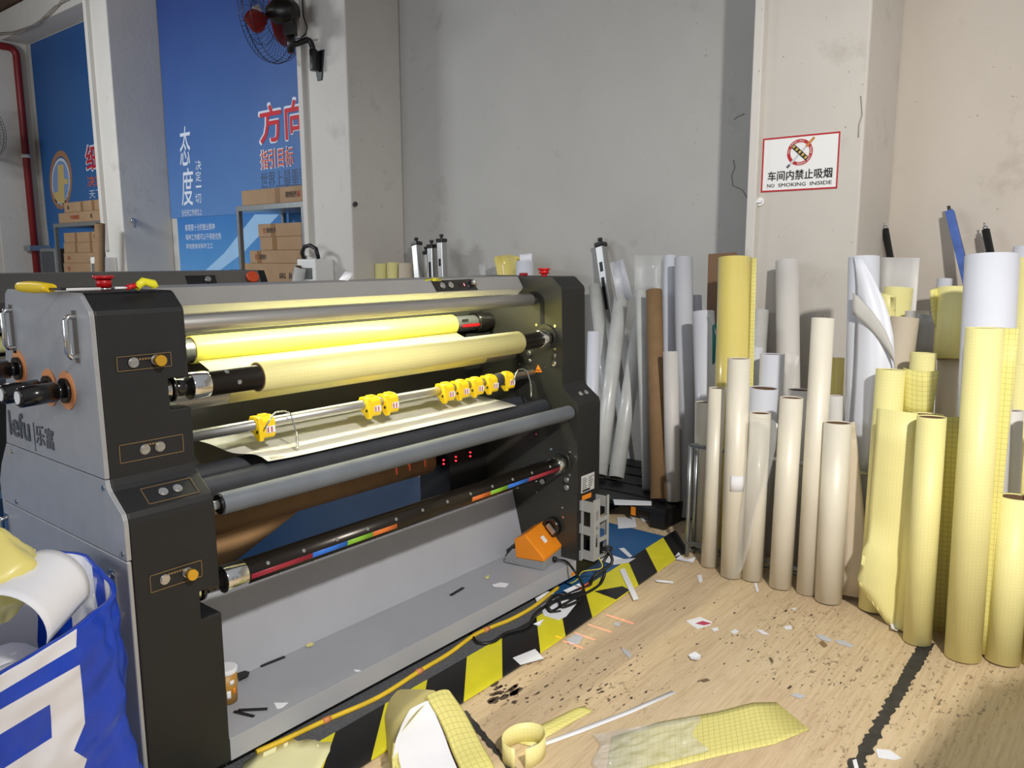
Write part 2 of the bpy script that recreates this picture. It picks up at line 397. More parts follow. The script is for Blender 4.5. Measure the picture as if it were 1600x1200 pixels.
# conduits on the pillars
def conduit(y, z0, label, x=XP-0.016, r=0.018):
    b = MB(); b.box(x-r, x+r*0.85, y-r*1.1, y+r*1.1, z0, 4.97); o = b.build('cable_conduit', m_wall2, bevel=0.006)
    tag(o, label, 'conduit', 'white cable conduits down the pillars')
conduit(1.855, 0.02, 'white cable conduit running down the pillar left of the no smoking sign', r=0.024)
conduit(5.955, 1.52, 'white cable conduit on the pillar beside the wall fan, ending at a breaker box', r=0.03)
conduit(9.93, 1.60, 'white cable conduit on the far left pillar beside the boxes', r=0.034)
b = MB(); pp = [(4.86, 13.26, 0.02), (4.86, 13.26, 4.40)]
for k in range(7):
    a = math.pi/2*k/6; pp.append((4.76-0+0.10*math.cos(a), 13.26, 4.42+0.10*math.sin(a)))
pp.append((3.2, 13.26, 4.52)); b.tube(pp, 0.05, 14)
pr = thing('fire_pipe', (4.86, 13.26, 0), 'dark red fire pipe running up the wall at the far left', 'pipe'); b.build('pipe', mat('oxide_red', (128, 26, 28), 0.45), pr)
b = MB(); b.cyl((4.86, 13.26, 2.98), (4.86, 13.26, 3.03), 0.062, n=16); b.build('joint_clamp', m_white, pr)
b = MB(); b.box(4.72, 5.04, 13.1, 13.3, 1.62, 1.70); b.build('wall_bracket', m_steel, pr, bevel=0.008)
# pipe clip on the sign pillar
b = MB(); b.box(XP-0.03, XP-0.001, 1.80, 1.872, 1.80, 1.815); b.cyl((XP-0.012, 1.815, 1.807), (XP-0.001, 1.815, 1.807), 0.024, n=16)
tag(b.build('pipe_clip', m_white, bevel=0.002), 'small metal pipe clip with round base, below the sign on the pillar', 'clip')
# hooks in the plaster
for px, py in ((556, 319), (614, 320)):
    p = hit(px, py, 'x', XR) if px > 600 else hit(px, py, 'y', 5.38)
    b = MB(); b.cyl(p, p+Vector((-0.03, -0.03, 0)), 0.012, n=12); b.cyl(p+Vector((-0.02, -0.02, 0)), p+Vector((-0.035, -0.035, -0.004)), 0.02, n=12)
    tag(b.build('wall_bolt', m_tape), 'rusty wall bolt, the %s of two beside the wide grey wall' % ('left' if px < 600 else 'right'), 'bolt', 'rusty bolts in the plaster')
p = hit(207, 345, 'y', 9.5)
b = MB(); b.cyl(p, p+Vector((0, -0.04, 0)), 0.03, n=12); b.box(p.x-0.012, p.x+0.012, p.y-0.06, p.y-0.03, p.z-0.08, p.z+0.012)
tag(b.build('wall_hook', m_steel), 'metal hook on the side of the far left pillar', 'hook')
# plaster cracks beside the sign
def crack(pts, r, label):
    q = [hit(x, y, 'x', XR) if x < 1178 else hit(x, y, 'x', XP) for x, y in pts]
    b = MB(); b.tube([p+Vector((-0.0005, 0, 0)) for p in q], r, 5); tag(b.build('plaster_crack', mat('crack_shadow', (150, 145, 137), 0.9)), label, 'crack', 'cracks in the plaster')
crack([(1147, 187), (1153, 182), (1163, 178)], 0.004, 'short crack in the grey plaster at the upper left of the sign')
crack([(1146, 250), (1148, 262), (1143, 275), (1145, 290), (1160, 297), (1168, 310)], 0.004, 'forked crack in the grey plaster level with the sign')
crack([(1345, 150), (1347, 180), (1342, 195), (1341, 215)], 0.003, 'thin crack down the corner of the pillar above the sign')
# ------------------------------------------------------------------ floor coverings
b = MB(); b.box(-2.6, 3.72, 1.90, 6.5, 0.0005, 0.003); tag(b.build('floor_mat', m_blue), 'blue vinyl floor sheet beneath and behind the machine', 'floor sheet')
b = MB(); b.box(-0.4, 2.72, 1.885, 2.12, 0.0032, 0.009); tag(b.build('carpet_strip', m_carpet), 'dark charcoal carpet strip under the front edge of the machine', 'carpet')
hz = MB(); xs = []
bd = [(-0.45, 0), (-0.25, 1), (-0.04, 0), (0.17, 1), (0.38, 0), (0.58, 1), (0.79, 0), (1.0, 1), (1.21, 0), (1.42, 1), (1.62, 0), (1.83, 1), (2.036, 0), (2.262, 1), (2.436, 0), (2.642, 1), (3.054, 0), (3.246, 1), (3.45, 0), (3.60, 0)]
def hy(x): return 1.712+max(0, x-2.3)*0.045
for (x0, c), (x1, _) in zip(bd[:-1], bd[1:]):
    s = 0.23; e = 0.195
    k = len(hz.v)
    P = [(x0, hy(x0)), (x1, hy(x1)), (x1+s, hy(x1)+e), (x0+s, hy(x0)+e)]
    for z in (0.0095, 0.0035): hz.v += [Vector((x, y, z)) for x, y in P]
    n = len(P); hz.face([k+i for i in range(n)], 0 if c else 1); hz.face([k+n+i for i in range(n)][::-1], 0 if c else 1)
    for i in range(n): hz.face((k+i, k+n+i, k+n+(i+1) % n, k+(i+1) % n), 0 if c else 1)
k = len(hz.v); hz.v += [Vector((x, hy(x)+d, 0.0098)) for x, d in ((2.849, 0.002), (2.975, 0.002), (2.99, 0.05), (2.862, 0.125))]; hz.face((k, k+1, k+2, k+3), 1)
tag(hz.build('hazard_tape', [m_hy, m_hk]), 'wide yellow and black striped hazard tape on the floor along the machine', 'floor tape')
def ragged(name, a, c, w, label, n=40, m=None, seed=1, z=0.0012):
    a, c = Vector(a), Vector(c); rnd = random.Random(seed); d = (c-a).normalized(); s = Vector((-d.y, d.x, 0)); b = MB(); rows = []
    for i in range(n+1):
        t = i/n; rg = 0.10+0.30*t; p = a.lerp(c, t)
        rows.append([p+s*w*(0.5-rg*rnd.random())+Vector((0, 0, z)), p+Vector((0, 0, z)), p-s*w*(0.5-rg*rnd.random())+Vector((0, 0, z))])
    b.sheet(rows, 0.0012, smooth=False); return tag(b.build(name, m or m_tape), label, 'floor tape', 'worn black floor tape')
ragged('floor_tape', (3.30, 0.585, 0), (2.20, 0.572, 0), 0.055, 'long worn black tape line across the wood floor at the lower right', 70)
ragged('floor_tape', (1.79, 1.68, 0), (1.66, 1.36, 0), 0.03, 'short scuffed black tape mark beside the curled yellow sheet', 24, seed=4)
# dirt: black glue spots ground into the wood
def spots(px0, py0, px1, py1, n, rmax, label, seed):
    rnd = random.Random(seed); b = MB()
    for i in range(n):
        p = fl(px0+(px1-px0)*rnd.random(), py0+(py1-py0)*rnd.random()); r = rmax*(0.25+0.75*rnd.random()**2); k = len(b.v); m = 9
        st = 1+2.2*rnd.random()
        for j in range(m):
            a = 2*math.pi*j/m; q = r*(0.5+0.7*rnd.random()); b.v.append(p+Vector((math.cos(a)*q*st, math.sin(a)*q, 0.0006)))
        b.face([k+j for j in range(m)])
    o = b.build('glue_stains', mat('dark_glue_dirt', (84, 68, 54), 0.8)); o['kind'] = 'stuff'; tag(o, label, 'stains')
spots(765, 1068, 810, 1098, 34, 0.016, 'cluster of dark glue stains on the wood floor near the curled sheet', 3)
spots(820, 1000, 1010, 1110, 130, 0.006, 'scattered dark specks on the wood floor beside the hazard tape', 5)
spots(1020, 880, 1320, 1090, 120, 0.006, 'scattered dark specks on the wood floor in front of the rolls', 6)
# ------------------------------------------------------------------ posters
P1 = XR-0.004
def poster(name, y0, y1, z0, z1, x, top, bot, label):
    b = MB(); b.box(x-0.003, x, y0, y1, z0, z1)
    r = thing(name, (x, (y0+y1)/2, z0), label, 'poster', 'blue slogan posters on the wall')
    b.build('printed_sheet', poster_mat('poster_blue', top, bot, 0, z1-z0), r); return r
m_pt_w = mat('poster_white', (214, 222, 236), 0.5); m_pt_r = mat('poster_red', (198, 34, 48), 0.5); m_pt_o = mat('poster_orange_red', (206, 96, 74), 0.5); m_pt_g = mat('poster_grey', (66, 84, 112), 0.5)
m_pt_pale = mat('poster_pale_blue', (150, 190, 228), 0.5); m_pt_tan = mat('poster_tan', (214, 188, 122), 0.5); m_pt_br = mat('poster_brown', (170, 124, 92), 0.5)
lo = poster('wall_poster', 6.04, 9.36, 0.9, 2.06, P1, (50, 112, 180), (104, 164, 214), 'lower blue poster with small white writing, between the left pillars')
up = poster('wall_poster', 6.04, 9.49, 1.985, 4.60, P1-0.006, (36, 60, 128), (84, 126, 182), 'large blue slogan poster with red title, behind the wall fan')
lf = poster('wall_poster', 10.03, 13.2, 1.93, 4.60, P1-0.006, (34, 82, 142), (48, 106, 168), 'blue poster with a magnifying glass picture at the far left')
l2 = poster('wall_poster', 10.03, 13.2, 0.9, 1.95, P1, (34, 104, 178), (60, 140, 210), 'lower part of the far left blue poster behind the boxes')
def wtext(name, body, x0, y0, x1, y1, m, par, X, off=0.0, shear=0.0):
    a = hit(x0, y0, 'x', X); c = hit(x1, y1, 'x', X)
    return text(name, body, 1, m, par, ((X), (a.y+c.y)/2, (a.z+c.z)/2), WX, WZ, w=abs(a.y-c.y), h=abs(a.z-c.z), off=off, ext=0.0012, shear=shear)
XU = P1-0.010
wtext('title_outline', '方向', 403, 165, 480.5, 214, m_pt_w, up, XU+0.0004, 0.040)
wtext('title_lettering', '方向', 405, 168, 479, 213, m_pt_r, up, XU-0.001, 0.022)
wtext('subtitle_outline', '指引目标', 406, 235, 459, 259, m_pt_w, up, XU+0.0004, 0.035)
wtext('subtitle_lettering', '指引目标', 407, 236, 459, 258, m_pt_o, up, XU-0.001, 0.015)
wtext('body_lettering', '世界上最重要', 407, 270, 480, 289, m_pt_g, up, XU, 0.0)
wtext('body_lettering', '不在于我们站在', 407, 294, 490, 311, m_pt_g, up, XU, 0.0)
wtext('calligraphy', '态', 278, 200, 300, 257, m_pt_w, up, XU, 0.008, 0.22)
wtext('calligraphy', '度', 281, 264, 305, 320, m_pt_w, up, XU, 0.008, 0.22)
for ch, y0, y1 in (('决', 251, 265), ('定', 268, 283), ('切', 303, 317)):
    wtext('motto_lettering', ch, 305, y0, 315, y1, m_pt_w, up, XU)
wtext('motto_lettering', '一', 306, 290.5, 315, 292.5, m_pt_w, up, XU)
wtext('motto_lettering', '在任何工作岗位上', 284, 328, 316, 336, m_pt_w, up, XU)
XL_ = P1-0.004
for s, x0, y0, x1, y1 in (('都需要十分的敬业精神', 289, 351, 336, 359), ('每种工作都可以干得很优秀', 290, 366, 346, 374), ('即使是保安和环卫工', 291, 381, 333, 388)):
    wtext('body_lettering', s, x0, y0, x1, y1, m_pt_w, lo, XL_)
def wpoly(name, pts, m, par, X):
    b = MB(); k = len(b.v); b.v += [hit(x, y, 'x', X) for x, y in pts]; b.face(range(len(pts)))
    o = b.build(name, m, par); return o
wpoly('light_beam_print', [(398, 335), (436, 335), (380, 395), (340, 425), (318, 425), (350, 396)], m_pt_pale, lo, XL_)
XF_ = P1-0.010
wtext('title_outline', '细节', 132, 228, 178, 262, m_pt_w, lf, XF_+0.0004, 0.04)
wtext('title_lettering', '细节', 133, 230, 177, 260, m_pt_r, lf, XF_-0.001, 0.02)
wtext('subtitle_lettering', '决定', 136, 276, 162, 289, m_pt_o, lf, XF_, 0.02)
wtext('body_lettering', '天下', 139, 298, 160, 308, m_pt_w, lf, XF_)
def ell(cx, cy, rx, ry, m, name, par, X, ri=0.0, a0=0, a1=2*math.pi, n=40):
    b = MB(); pts = []
    for i in range(n+1):
        a = a0+(a1-a0)*i/n; pts.append(hit(cx+rx*math.cos(a), cy+ry*math.sin(a), 'x', X))
        pts.append(hit(cx+rx*ri*math.cos(a), cy+ry*ri*math.sin(a), 'x', X))
    b.v += pts
    for i in range(n): b.face((2*i, 2*i+2, 2*i+3, 2*i+1))
    b.build(name, m, par)
ell(95, 281, 17.5, 46, m_pt_br, 'magnifier_rim_print', lf, XF_, 0.80)
ell(95, 284, 14.2, 37, m_pt_w, 'magnifier_glass_print', lf, XF_, 0.88)
ell(95, 284, 12.6, 33, mat('poster_lens', (128, 158, 204), 0.5), 'magnifier_lens_print', lf, XF_, 0.0)
wpoly('hand_print', [(90, 258), (99, 257), (100, 279), (106, 280), (106, 287), (100, 288), (101, 318), (91, 316)], m_pt_tan, lf, XF_-0.001)
wpoly('hand_print', [(83, 302), (91, 299), (91, 316), (87, 312)], m_pt_tan, lf, XF_-0.001)
# ------------------------------------------------------------------ no smoking sign (on the pillar face)
S = thing('no_smoking_sign', (XP-0.001, 1.606, 1.858), 'white no smoking sign with a red border on the right pillar', 'sign')
sx = XP-0.001
b = MB(); b.box(sx-0.003, sx, 1.397, 1.815, 1.858, 2.151); b.build('panel', m_white, S)
b = MB()
for y0, y1, z0, z1 in ((1.397, 1.815, 2.142, 2.151), (1.397, 1.815, 1.858, 1.867), (1.397, 1.405, 1.867, 2.142), (1.807, 1.815, 1.867, 2.142)): b.box(sx-0.0042, sx-0.003, y0, y1, z0, z1)
b.build('border', m_redline, S)
cy, cz = 1.606, 2.061; xs_ = sx-0.0042
b = MB(); n = 48
for i in range(n+1):
    a = 2*math.pi*i/n
    for r in (0.070, 0.052): b.v.append(Vector((xs_, cy-r*math.cos(a), cz+r*math.sin(a))))
for i in range(n): b.face((2*i+1, 2*i+3, 2*i+2, 2*i))
b.build('prohibition_ring', m_redline, S)
def onsign(name, pts, m, d=0.0003): b = MB(); b.v += [Vector((xs_-d, cy-u, cz+v)) for u, v in pts]; b.face(range(len(pts))); b.build(name, m, S)
def band(u0, v0, u1, v1, w, t0=0, t1=1):
    dx, dy = u1-u0, v1-v0; L = math.hypot(dx, dy); nx, ny = -dy/L*w/2, dx/L*w/2
    a = (u0+dx*t0, v0+dy*t0); c = (u0+dx*t1, v0+dy*t1); return [(a[0]-nx, a[1]-ny), (c[0]-nx, c[1]-ny), (c[0]+nx, c[1]+ny), (a[0]+nx, a[1]+ny)]
onsign('cigarette_print', band(-0.067, -0.078, 0.075, 0.072, 0.012, 0.08, 0.72), m_gfilm, 0.0003)
onsign('cigarette_filter_print', band(-0.067, -0.078, 0.075, 0.072, 0.0135, 0.70, 1.0), mat('filter_tan', (190, 128, 58), 0.5), 0.0005)
onsign('cigarette_ash_print', band(-0.067, -0.078, 0.075, 0.072, 0.013, 0.0, 0.10), m_logo, 0.0005)
onsign('slash_print', band(-0.042, 0.038, 0.042, -0.038, 0.024), m_text, 0.0007)
for k in range(5):
    t = 0.08+k*0.2; u = -0.042+0.084*t; v = 0.038-0.076*t
    onsign('slash_stripe_print', [(u-0.008, v-0.002), (u+0.001, v-0.009), (u+0.012, v+0.0), (u+0.003, v+0.009)], mat('stripe_tan', (206, 170, 84), 0.5), 0.0009)
def ring_text(s, a0, a1, r=0.061, size=0.010):
    for i, ch in enumerate(s):
        if ch == ' ': continue
        a = a0+(a1-a0)*i/(len(s)-1); u, v = r*math.cos(a), r*math.sin(a)
        text('ring_lettering', ch, 1, m_white, S, (xs_-0.0002, cy-u, cz+v), (0, -math.sin(a), -math.cos(a)), (0, -math.cos(a), math.sin(a)), h=size)
ring_text('NO SMOKING', math.radians(178), math.radians(75))
ring_text('BEYOND THIS POINT', math.radians(-98), math.radians(22))
text('chinese_lettering', '车间内禁止吸烟', 1, m_text, S, (xs_, 1.6025, 1.943), WX, WZ, w=0.350, h=0.052, off=0.022)
for wd, cpx, wpx in (('NO', 250, 130), ('SMOKING', 625, 480), ('INSIDE', 1122, 365)):
    text('english_lettering', wd, 1, m_text, S, (xs_, 1.603-(cpx-745)*0.352/1120, 1.892), WX, WZ, w=wpx*0.352/1120, h=0.019, off=0.006)
# ------------------------------------------------------------------ wall fan
def make_fan(c, ax, brk, label):
    c = Vector(c); ax = Vector(ax).normalized(); brk = Vector(brk)
    r = thing('wall_fan', brk, label, 'fan', 'black wall fans'); u, w = MB().frame(c, c+ax)
    mw = mat('fan_wire', (16, 16, 18), 0.4); R = 0.40
    b = MB()
    def P(rad, a, h): return c+ax*h+(u*math.cos(a)+w*math.sin(a))*rad
    for rad, h in ((R, 0.0), (R*0.97, 0.055), (R*0.97, -0.055), (R*0.62, 0.115), (R*0.62, -0.09), (R*0.25, 0.13)):
        b.tube([P(rad, 2*math.pi*i/48, h) for i in range(49)], 0.0035 if rad == R else 0.0025, 5)
    for i in range(56):
        a = 2*math.pi*i/56; b.tube([P(0.06, a, 0.13), P(R*0.62, a+0.16, 0.115), P(R*0.92, a+0.24, 0.075), P(R, a+0.26, 0.0)], 0.0016, 4)
        b.tube([P(0.07, a, -0.10), P(R*0.62, a+0.05, -0.09), P(R*0.92, a+0.08, -0.07), P(R, a+0.09, 0.0)], 0.0016, 4)
    b.build('guard', mw, r)
    b = MB(); b.cyl(c+ax*0.128, c+ax*0.142, 0.062, n=24); b.build('hub_badge', m_white, r)
    for k in range(3):
        b = MB(); a0 = 2*math.pi*k/3+0.5; rows = []
        for i in range(7):
            t = i/6; rad = 0.05+0.30*t; wd = 0.30+0.55*math.sin(math.pi*min(1, t*0.9+0.12))
            rows.append([P(rad, a0+(j/5-0.5)*wd, 0.02+0.05*(j/5-0.5)) for j in range(6)])
        b.sheet(rows, 0.002); b.build('blade', mat('fan_red', (150, 34, 34), 0.4), r)
    b = MB(); b.lathe([(0.0, 0.06), (0.06, 0.05), (0.098, -0.02), (0.104, -0.10), (0.09, -0.17), (0.065, -0.205), (0.0, -0.22)], c-ax*0.03, 28, axis=ax); b.build('motor', mat('fan_motor', (24, 22, 18), 0.35), r)
    j = c-ax*0.17+Vector((0, 0, -0.13)); b = MB(); b.obox(j, u*0.035 if abs(u.z) < 0.5 else w*0.035, ax*0.045, (0, 0, 0.06)); b.cyl(j+Vector((0, 0, -0.03)), j+Vector((0, 0, -0.20)), 0.036, 0.03, 16); b.build('tilt_joint', mat('fan_motor', (24, 22, 18), 0.35), r)
    s = j+Vector((0, 0, -0.13)); e = brk+Vector((-0.06, 0, 0.09)); pts = []
    mid1 = s+Vector((0.10, (e.y-s.y)*0.55, 0.01)); mid2 = Vector((e.x-0.01, e.y+0.03, e.z+0.16))
    for i in range(17):
        t = i/16; pts.append(s*(1-t)**3+mid1*3*t*(1-t)**2+mid2*3*t*t*(1-t)+e*t**3)
    b = MB(); b.tube(pts, 0.024, 12); b.build('arm', mw, r)
    b = MB(); b.prism([(brk.y-0.075, brk.z+0.10), (brk.y+0.075, brk.z+0.10), (brk.y+0.03, brk.z-0.14), (brk.y-0.03, brk.z-0.14)], 'x', brk.x-0.012, brk.x-0.001)
    b.cyl(brk+Vector((-0.06, 0, -0.07)), brk+Vector((-0.06, 0, 0.10)), 0.034, n=14); b.box(brk.x-0.07, brk.x-0.01, brk.y-0.028, brk.y+0.028, brk.z-0.06, brk.z+0.08); b.build('wall_bracket', mw, r, bevel=0.004)
    return r
fan_c = hit(424, 19, 'x', 4.17)
make_fan(fan_c, (-0.42, 1.0, 0.05), (XP, 5.73, 3.13), 'black wall fan with red blades on the pillar beside the blue poster')
cb = []
for px, py in ((472, -14), (473, 8), (474, 26), (480, 42), (478, 52), (470, 60), (461, 61), (454, 57), (448, 48)): cb.append(hit(px, py, 'x', 4.34))
b = MB(); b.tube(cb, 0.006, 6); tag(b.build('fan_cable', m_cable), 'thin black cable looping down to the wall fan', 'cable')
f2 = hit(-33, 204, 'x', 4.05)
make_fan(f2, (-0.5, 1.0, 0.0), (XP, 13.62, f2.z-0.42), 'second wall fan, only its edge showing at the left border')
# loose wires along the beam
b = MB(); b.tube([hit(x, y, 'x', 4.66) for x, y in ((-10, 52), (20, 50), (50, 40), (75, 24), (92, 6), (100, -6))], 0.008, 6)
b.tube([hit(x, y, 'x', 4.66) for x, y in ((-10, 55), (22, 53), (58, 36), (85, 10), (112, -4))], 0.006, 6)
tag(b.build('hanging_wires', m_taupe), 'loose wires hanging along the white beam, upper left', 'wire')
# ------------------------------------------------------------------ shelves and cartons
def shelf(y0, y1, z, x0, x1, label, boards):
    r = thing('storage_shelf', ((x0+x1)/2, (y0+y1)/2, 0), label, 'shelf', 'steel storage shelves'); t = 0.04
    for y in (y0, y1-t):
        for x in (x0, x1-t): b = MB(); b.box(x, x+t, y, y+t, 0.003, z-0.0); b.build('post', m_steel, r)
    for zb in boards:
        b = MB(); b.box(x0-0.003, x1, y0-0.002, y1+0.002, zb-0.05, zb); b.build('shelf_board', m_steel, r, bevel=0.003)
    return r
shelf(6.04, 7.12, 2.0, 4.45, 5.0, 'steel shelf of cartons beside the pillar with the fan', (2.003, 1.22, 0.4))
shelf(10.06, 11.46, 1.955, 4.45, 5.0, 'steel shelf of cartons at the far left', (1.958, 1.30, 0.4))
def carton(y0, y1, z0, z1, label, group, x0=4.46, x1=4.95, mark=None, tape=()):
    r = thing('carton', ((x0+x1)/2, (y0+y1)/2, z0), label, 'box', group)
    b = MB(); b.box(x0, x1, y0, y1, z0, z1); b.build('box', m_carton, r, bevel=0.006)
    for t in tape:
        yy = y1-(y1-y0)*t; b = MB(); b.box(x0-0.002, x0-0.0005, yy-0.035, yy+0.035, z0+0.004, z1-0.004); b.build('parcel_tape', m_cartontape, r)
    for tx, f, w, m in mark or ():
        text('printed_marking', tx, 1, m, r, (x0-0.002, y1-(y1-y0)*f, (z0+z1)/2), WX, WZ, w=w, h=min(0.055, (z1-z0)*0.4), off=0.01)
m_mk = mat('carton_black_print', (50, 40, 44), 0.7); m_mr = mat('carton_red_print', (168, 52, 40), 0.7)
GA, GB = 'cartons on the shelf beside the fan pillar', 'cartons on the far left shelf'
carton(6.05, 7.03, 2.004, 2.146, 'single long carton on top of the shelf beside the fan pillar', GA, mark=((u'精密配件', 0.82, 0.17, m_mk), (u'福', 0.93, 0.045, m_mr)), tape=(0.60,))
zb = 1.222
yR = 6.10
def cz_(py, px=430): return hit(px, py, 'x', 4.46).z
def cyv(px): return hit(px, 395, 'x', 4.46).y
z1, z2, z3, z4 = cz_(411.5), cz_(391), cz_(370), cz_(349)
carton(yR, cyv(381), zb, z1, 'bottom carton with white tape pieces on the shelf beside the fan pillar', GA, mark=((u'易碎品', 0.66, 0.10, m_mk), ('R', 0.80, 0.05, m_mk)))
carton(yR, cyv(390), z1+0.001, z2, 'second carton from below on the shelf beside the fan pillar', GA, mark=((u'红', 0.14, 0.045, m_mr), (u'精密配件', 0.26, 0.12, m_mk)), tape=(0.19,))
carton(yR, cyv(407), z2+0.001, z3, 'third carton from below on the shelf beside the fan pillar', GA, tape=(0.36,))
carton(yR, cyv(405), z3+0.001, z4, 'top carton inside the shelf beside the fan pillar', GA, mark=((u'红', 0.16, 0.045, m_mr), (u'精密配件', 0.32, 0.15, m_mk)), tape=(0.36,))
zz = [1.302]+[hit(120, y, 'x', 4.46).z for y in (411, 395, 379, 363)]
for k in range(4):
    carton(10.14, 11.28-0.03*k, zz[k]+0.001, zz[k+1], '%s carton inside the far left shelf' % ('bottom', 'second lowest', 'second highest', 'topmost')[k], GB, mark=((u'红日', 0.15, 0.07, m_mr), (u'配件', 0.88, 0.08, m_mk)) if k < 2 else ((u'配件', 0.88, 0.08, m_mk),), tape=(0.35, 0.75) if k > 1 else ())
za, zc = hit(120, 331, 'x', 4.46).z, hit(120, 315, 'x', 4.46).z
carton(10.05, 11.30, 1.959, za, 'lower of two cartons on top of the far left shelf', GB, mark=((u'中国制造', 0.40, 0.26, m_mr), ('R', 0.78, 0.06, m_mk)))
carton(10.05, 11.10, za+0.001, zc, 'upper of two cartons on top of the far left shelf', GB, tape=(0.5, 0.8), mark=((u'福', 0.12, 0.05, m_mk),))
# breaker boxes on the pillars
def breaker(y0, y1, z0, z1, label, d=0.20):
    r = thing('breaker_box', (XP, (y0+y1)/2, z0), label, 'electrical box', 'white breaker boxes on the pillars')
    b = MB(); b.box(XP-d, XP-0.001, y0, y1, z0, z1); b.build('housing', m_white, r, bevel=0.012)
    b = MB(); b.box(XP-d-0.004, XP-d+0.001, y0+0.045, y1-0.03, z0+0.03, z1-0.075); b.build('window', mat('smoked_window', (96, 102, 98), 0.2, coat=0.5), r)
    return r
breaker(5.64, 5.90, 1.29, 1.492, 'white breaker box with dark window on the pillar beside the fan')
breaker(9.72, 9.98, 1.30, 1.52, 'white breaker box low on the far left pillar')
b = MB(); b.tube([(4.32, 5.88, 1.47), (4.31, 5.90, 1.55), (4.31, 5.86, 1.60), (4.31, 5.78, 1.61), (4.31, 5.70, 1.58), (4.31, 5.67, 1.497)], 0.018, 10)
tag(b.build('cable_loop', m_cable), 'thick black cable arching over the breaker box beside the fan pillar', 'cable')
# metal case beside the far left shelf
r = thing('metal_cabinet', (4.55, 11.75, 0), 'grey metal case with a dark front, left of the far shelf', 'cabinet')
b = MB(); b.box(4.45, 4.95, 11.50, 11.98, 0.003, 1.64); b.build('case', m_steel, r, bevel=0.01)
b = MB(); b.box(4.445, 4.449, 11.54, 11.94, 1.1, 1.60); b.build('front_panel', mat('dark_case_front', (64, 68, 76), 0.4), r)
# ------------------------------------------------------------------ laminating machine
XA, XB, XC, XD = 0.869, 1.118, 2.886, 3.07        # near tower outer / inner face, far tower inner / outer face
M = thing('laminating_machine', (1.97, 2.33, 0), 'large black and grey roll laminating machine with yellow lit rollers, in the foreground', 'machine')
def arc(c, r, a0, a1, n=5): return [(c[0]+r*math.cos(a0+(a1-a0)*i/n), c[1]+r*math.sin(a0+(a1-a0)*i/n)) for i in range(n+1)]
FRONT = [(1.977, 0.05), (1.977, 0.83), (1.979, 0.846), (1.985, 0.860), (2.048, 0.906), (2.058, 0.918), (2.063, 0.935), (2.071, 1.358), (2.075, 1.370), (2.118, 1.408), (2.130, 1.414)]
BACK = [(2.600, 1.414), (2.622, 1.400), (2.735, 0.94), (2.80, 0.86), (2.83, 0.80), (2.83, 0.05)]
FULL = FRONT+BACK
NOTCH = [(1.977, 0.05), (1.977, 0.512), (2.06, 0.512), (2.09, 0.54), (2.09, 0.593), (1.977, 0.593)]+FRONT[1:7]+[(2.0655, 1.095), (2.16, 1.095), (2.19, 1.12), (2.19, 1.178), (2.067, 1.178)]+FRONT[7:]+BACK
def tower(x0, x1, name='side_tower', notch=None, par=M):
    b = MB()
    if notch:
        b.prism(FULL, 'x', x0, notch); b.prism(NOTCH, 'x', notch, x1)
    else: b.prism(FULL, 'x', x0, x1)
    return b.build(name, m_black, par, bevel=0.004)
TN = tower(XA+0.013, XB)
def carve(o, boxes):
    # cut the shaft recesses out of the tower, then drop the cutters
    cut = MB()
    for q in boxes: cut.box(*q)
    c = cut.build('cutter', m_black); o.modifiers.clear(); bo = o.modifiers.new('cut', 'BOOLEAN'); bo.operation = 'DIFFERENCE'; bo.solver = 'EXACT'; bo.object = c
    c.location = Vector(c.location)-ORG[M.name]; dg = bpy.context.evaluated_depsgraph_get(); o.matrix_parent_inverse = Matrix.Identity(4)
    root_loc = M.location.copy(); M.location = (0, 0, 0); bpy.context.view_layer.update(); dg = bpy.context.evaluated_depsgraph_get()
    me = bpy.data.meshes.new_from_object(o.evaluated_get(dg)); M.location = root_loc; old = o.data; o.modifiers.clear(); o.data = me; bpy.data.meshes.remove(old); bpy.data.objects.remove(c)
    me.name = 'side_tower'; b_ = o.modifiers.new('bevel', 'BEVEL'); b_.width = 0.004; b_.segments = 2; b_.limit_method = 'ANGLE'; b_.angle_limit = math.radians(40)
carve(TN, [(1.058, 1.2, 1.9, 2.09, 0.512, 0.593), (1.058, 1.2, 1.9, 2.18, 1.093, 1.178)])
TF = tower(XC, XD)
def sub(name, b, m, par, **k): return b.build(name, m, par, **k)
# grey side panels of the near tower (three sheets with seams)
def clip(poly, z0, z1):
    def cut(p, zc, keep):
        out = []
        for i in range(len(p)):
            a, c = p[i], p[(i+1) % len(p)]; ia, ic = keep(a[1]), keep(c[1])
            if ia: out.append(a)
            if ia != ic: t = (zc-a[1])/(c[1]-a[1]); out.append((a[0]+(c[0]-a[0])*t, zc))
        return out
    return cut(cut(poly, z0, lambda z: z >= z0), z1, lambda z: z <= z1)
for z0, z1 in ((0.05, 0.736), (0.739, 0.936), (0.939, 1.42)):
    b = MB(); b.prism(clip(FULL, z0, z1), 'x', XA, XA+0.012); sub('side_panel', b, m_grey, TN, bevel=0.004)
for y, z in ((2.70, 0.915), (2.075, 0.915), (1.995, 0.755), (2.70, 0.755)):
    b = MB(); b.cyl((XA-0.003, y, z), (XA, y, z), 0.007, n=12); sub('screw', b, m_chrome, TN)
for y, za, zb in ((2.583, 1.241, 1.358), (2.156, 1.246, 1.358), (2.064, 0.556, 0.682), (2.80, 0.575, 0.685)):
    b = MB(); o = -0.024; b.tube([(XA, y, za+0.004), (XA+o*0.7, y, za+0.004), (XA+o, y, za+0.014), (XA+o, y, zb-0.014), (XA+o*0.7, y, zb-0.004), (XA, y, zb-0.004)], 0.0075, 10)
    k = len(b.v); b.box(XA-0.003, XA, y-0.014, y+0.014, za-0.012, zb+0.012); sub('grab_handle', b, m_chrome, TN)
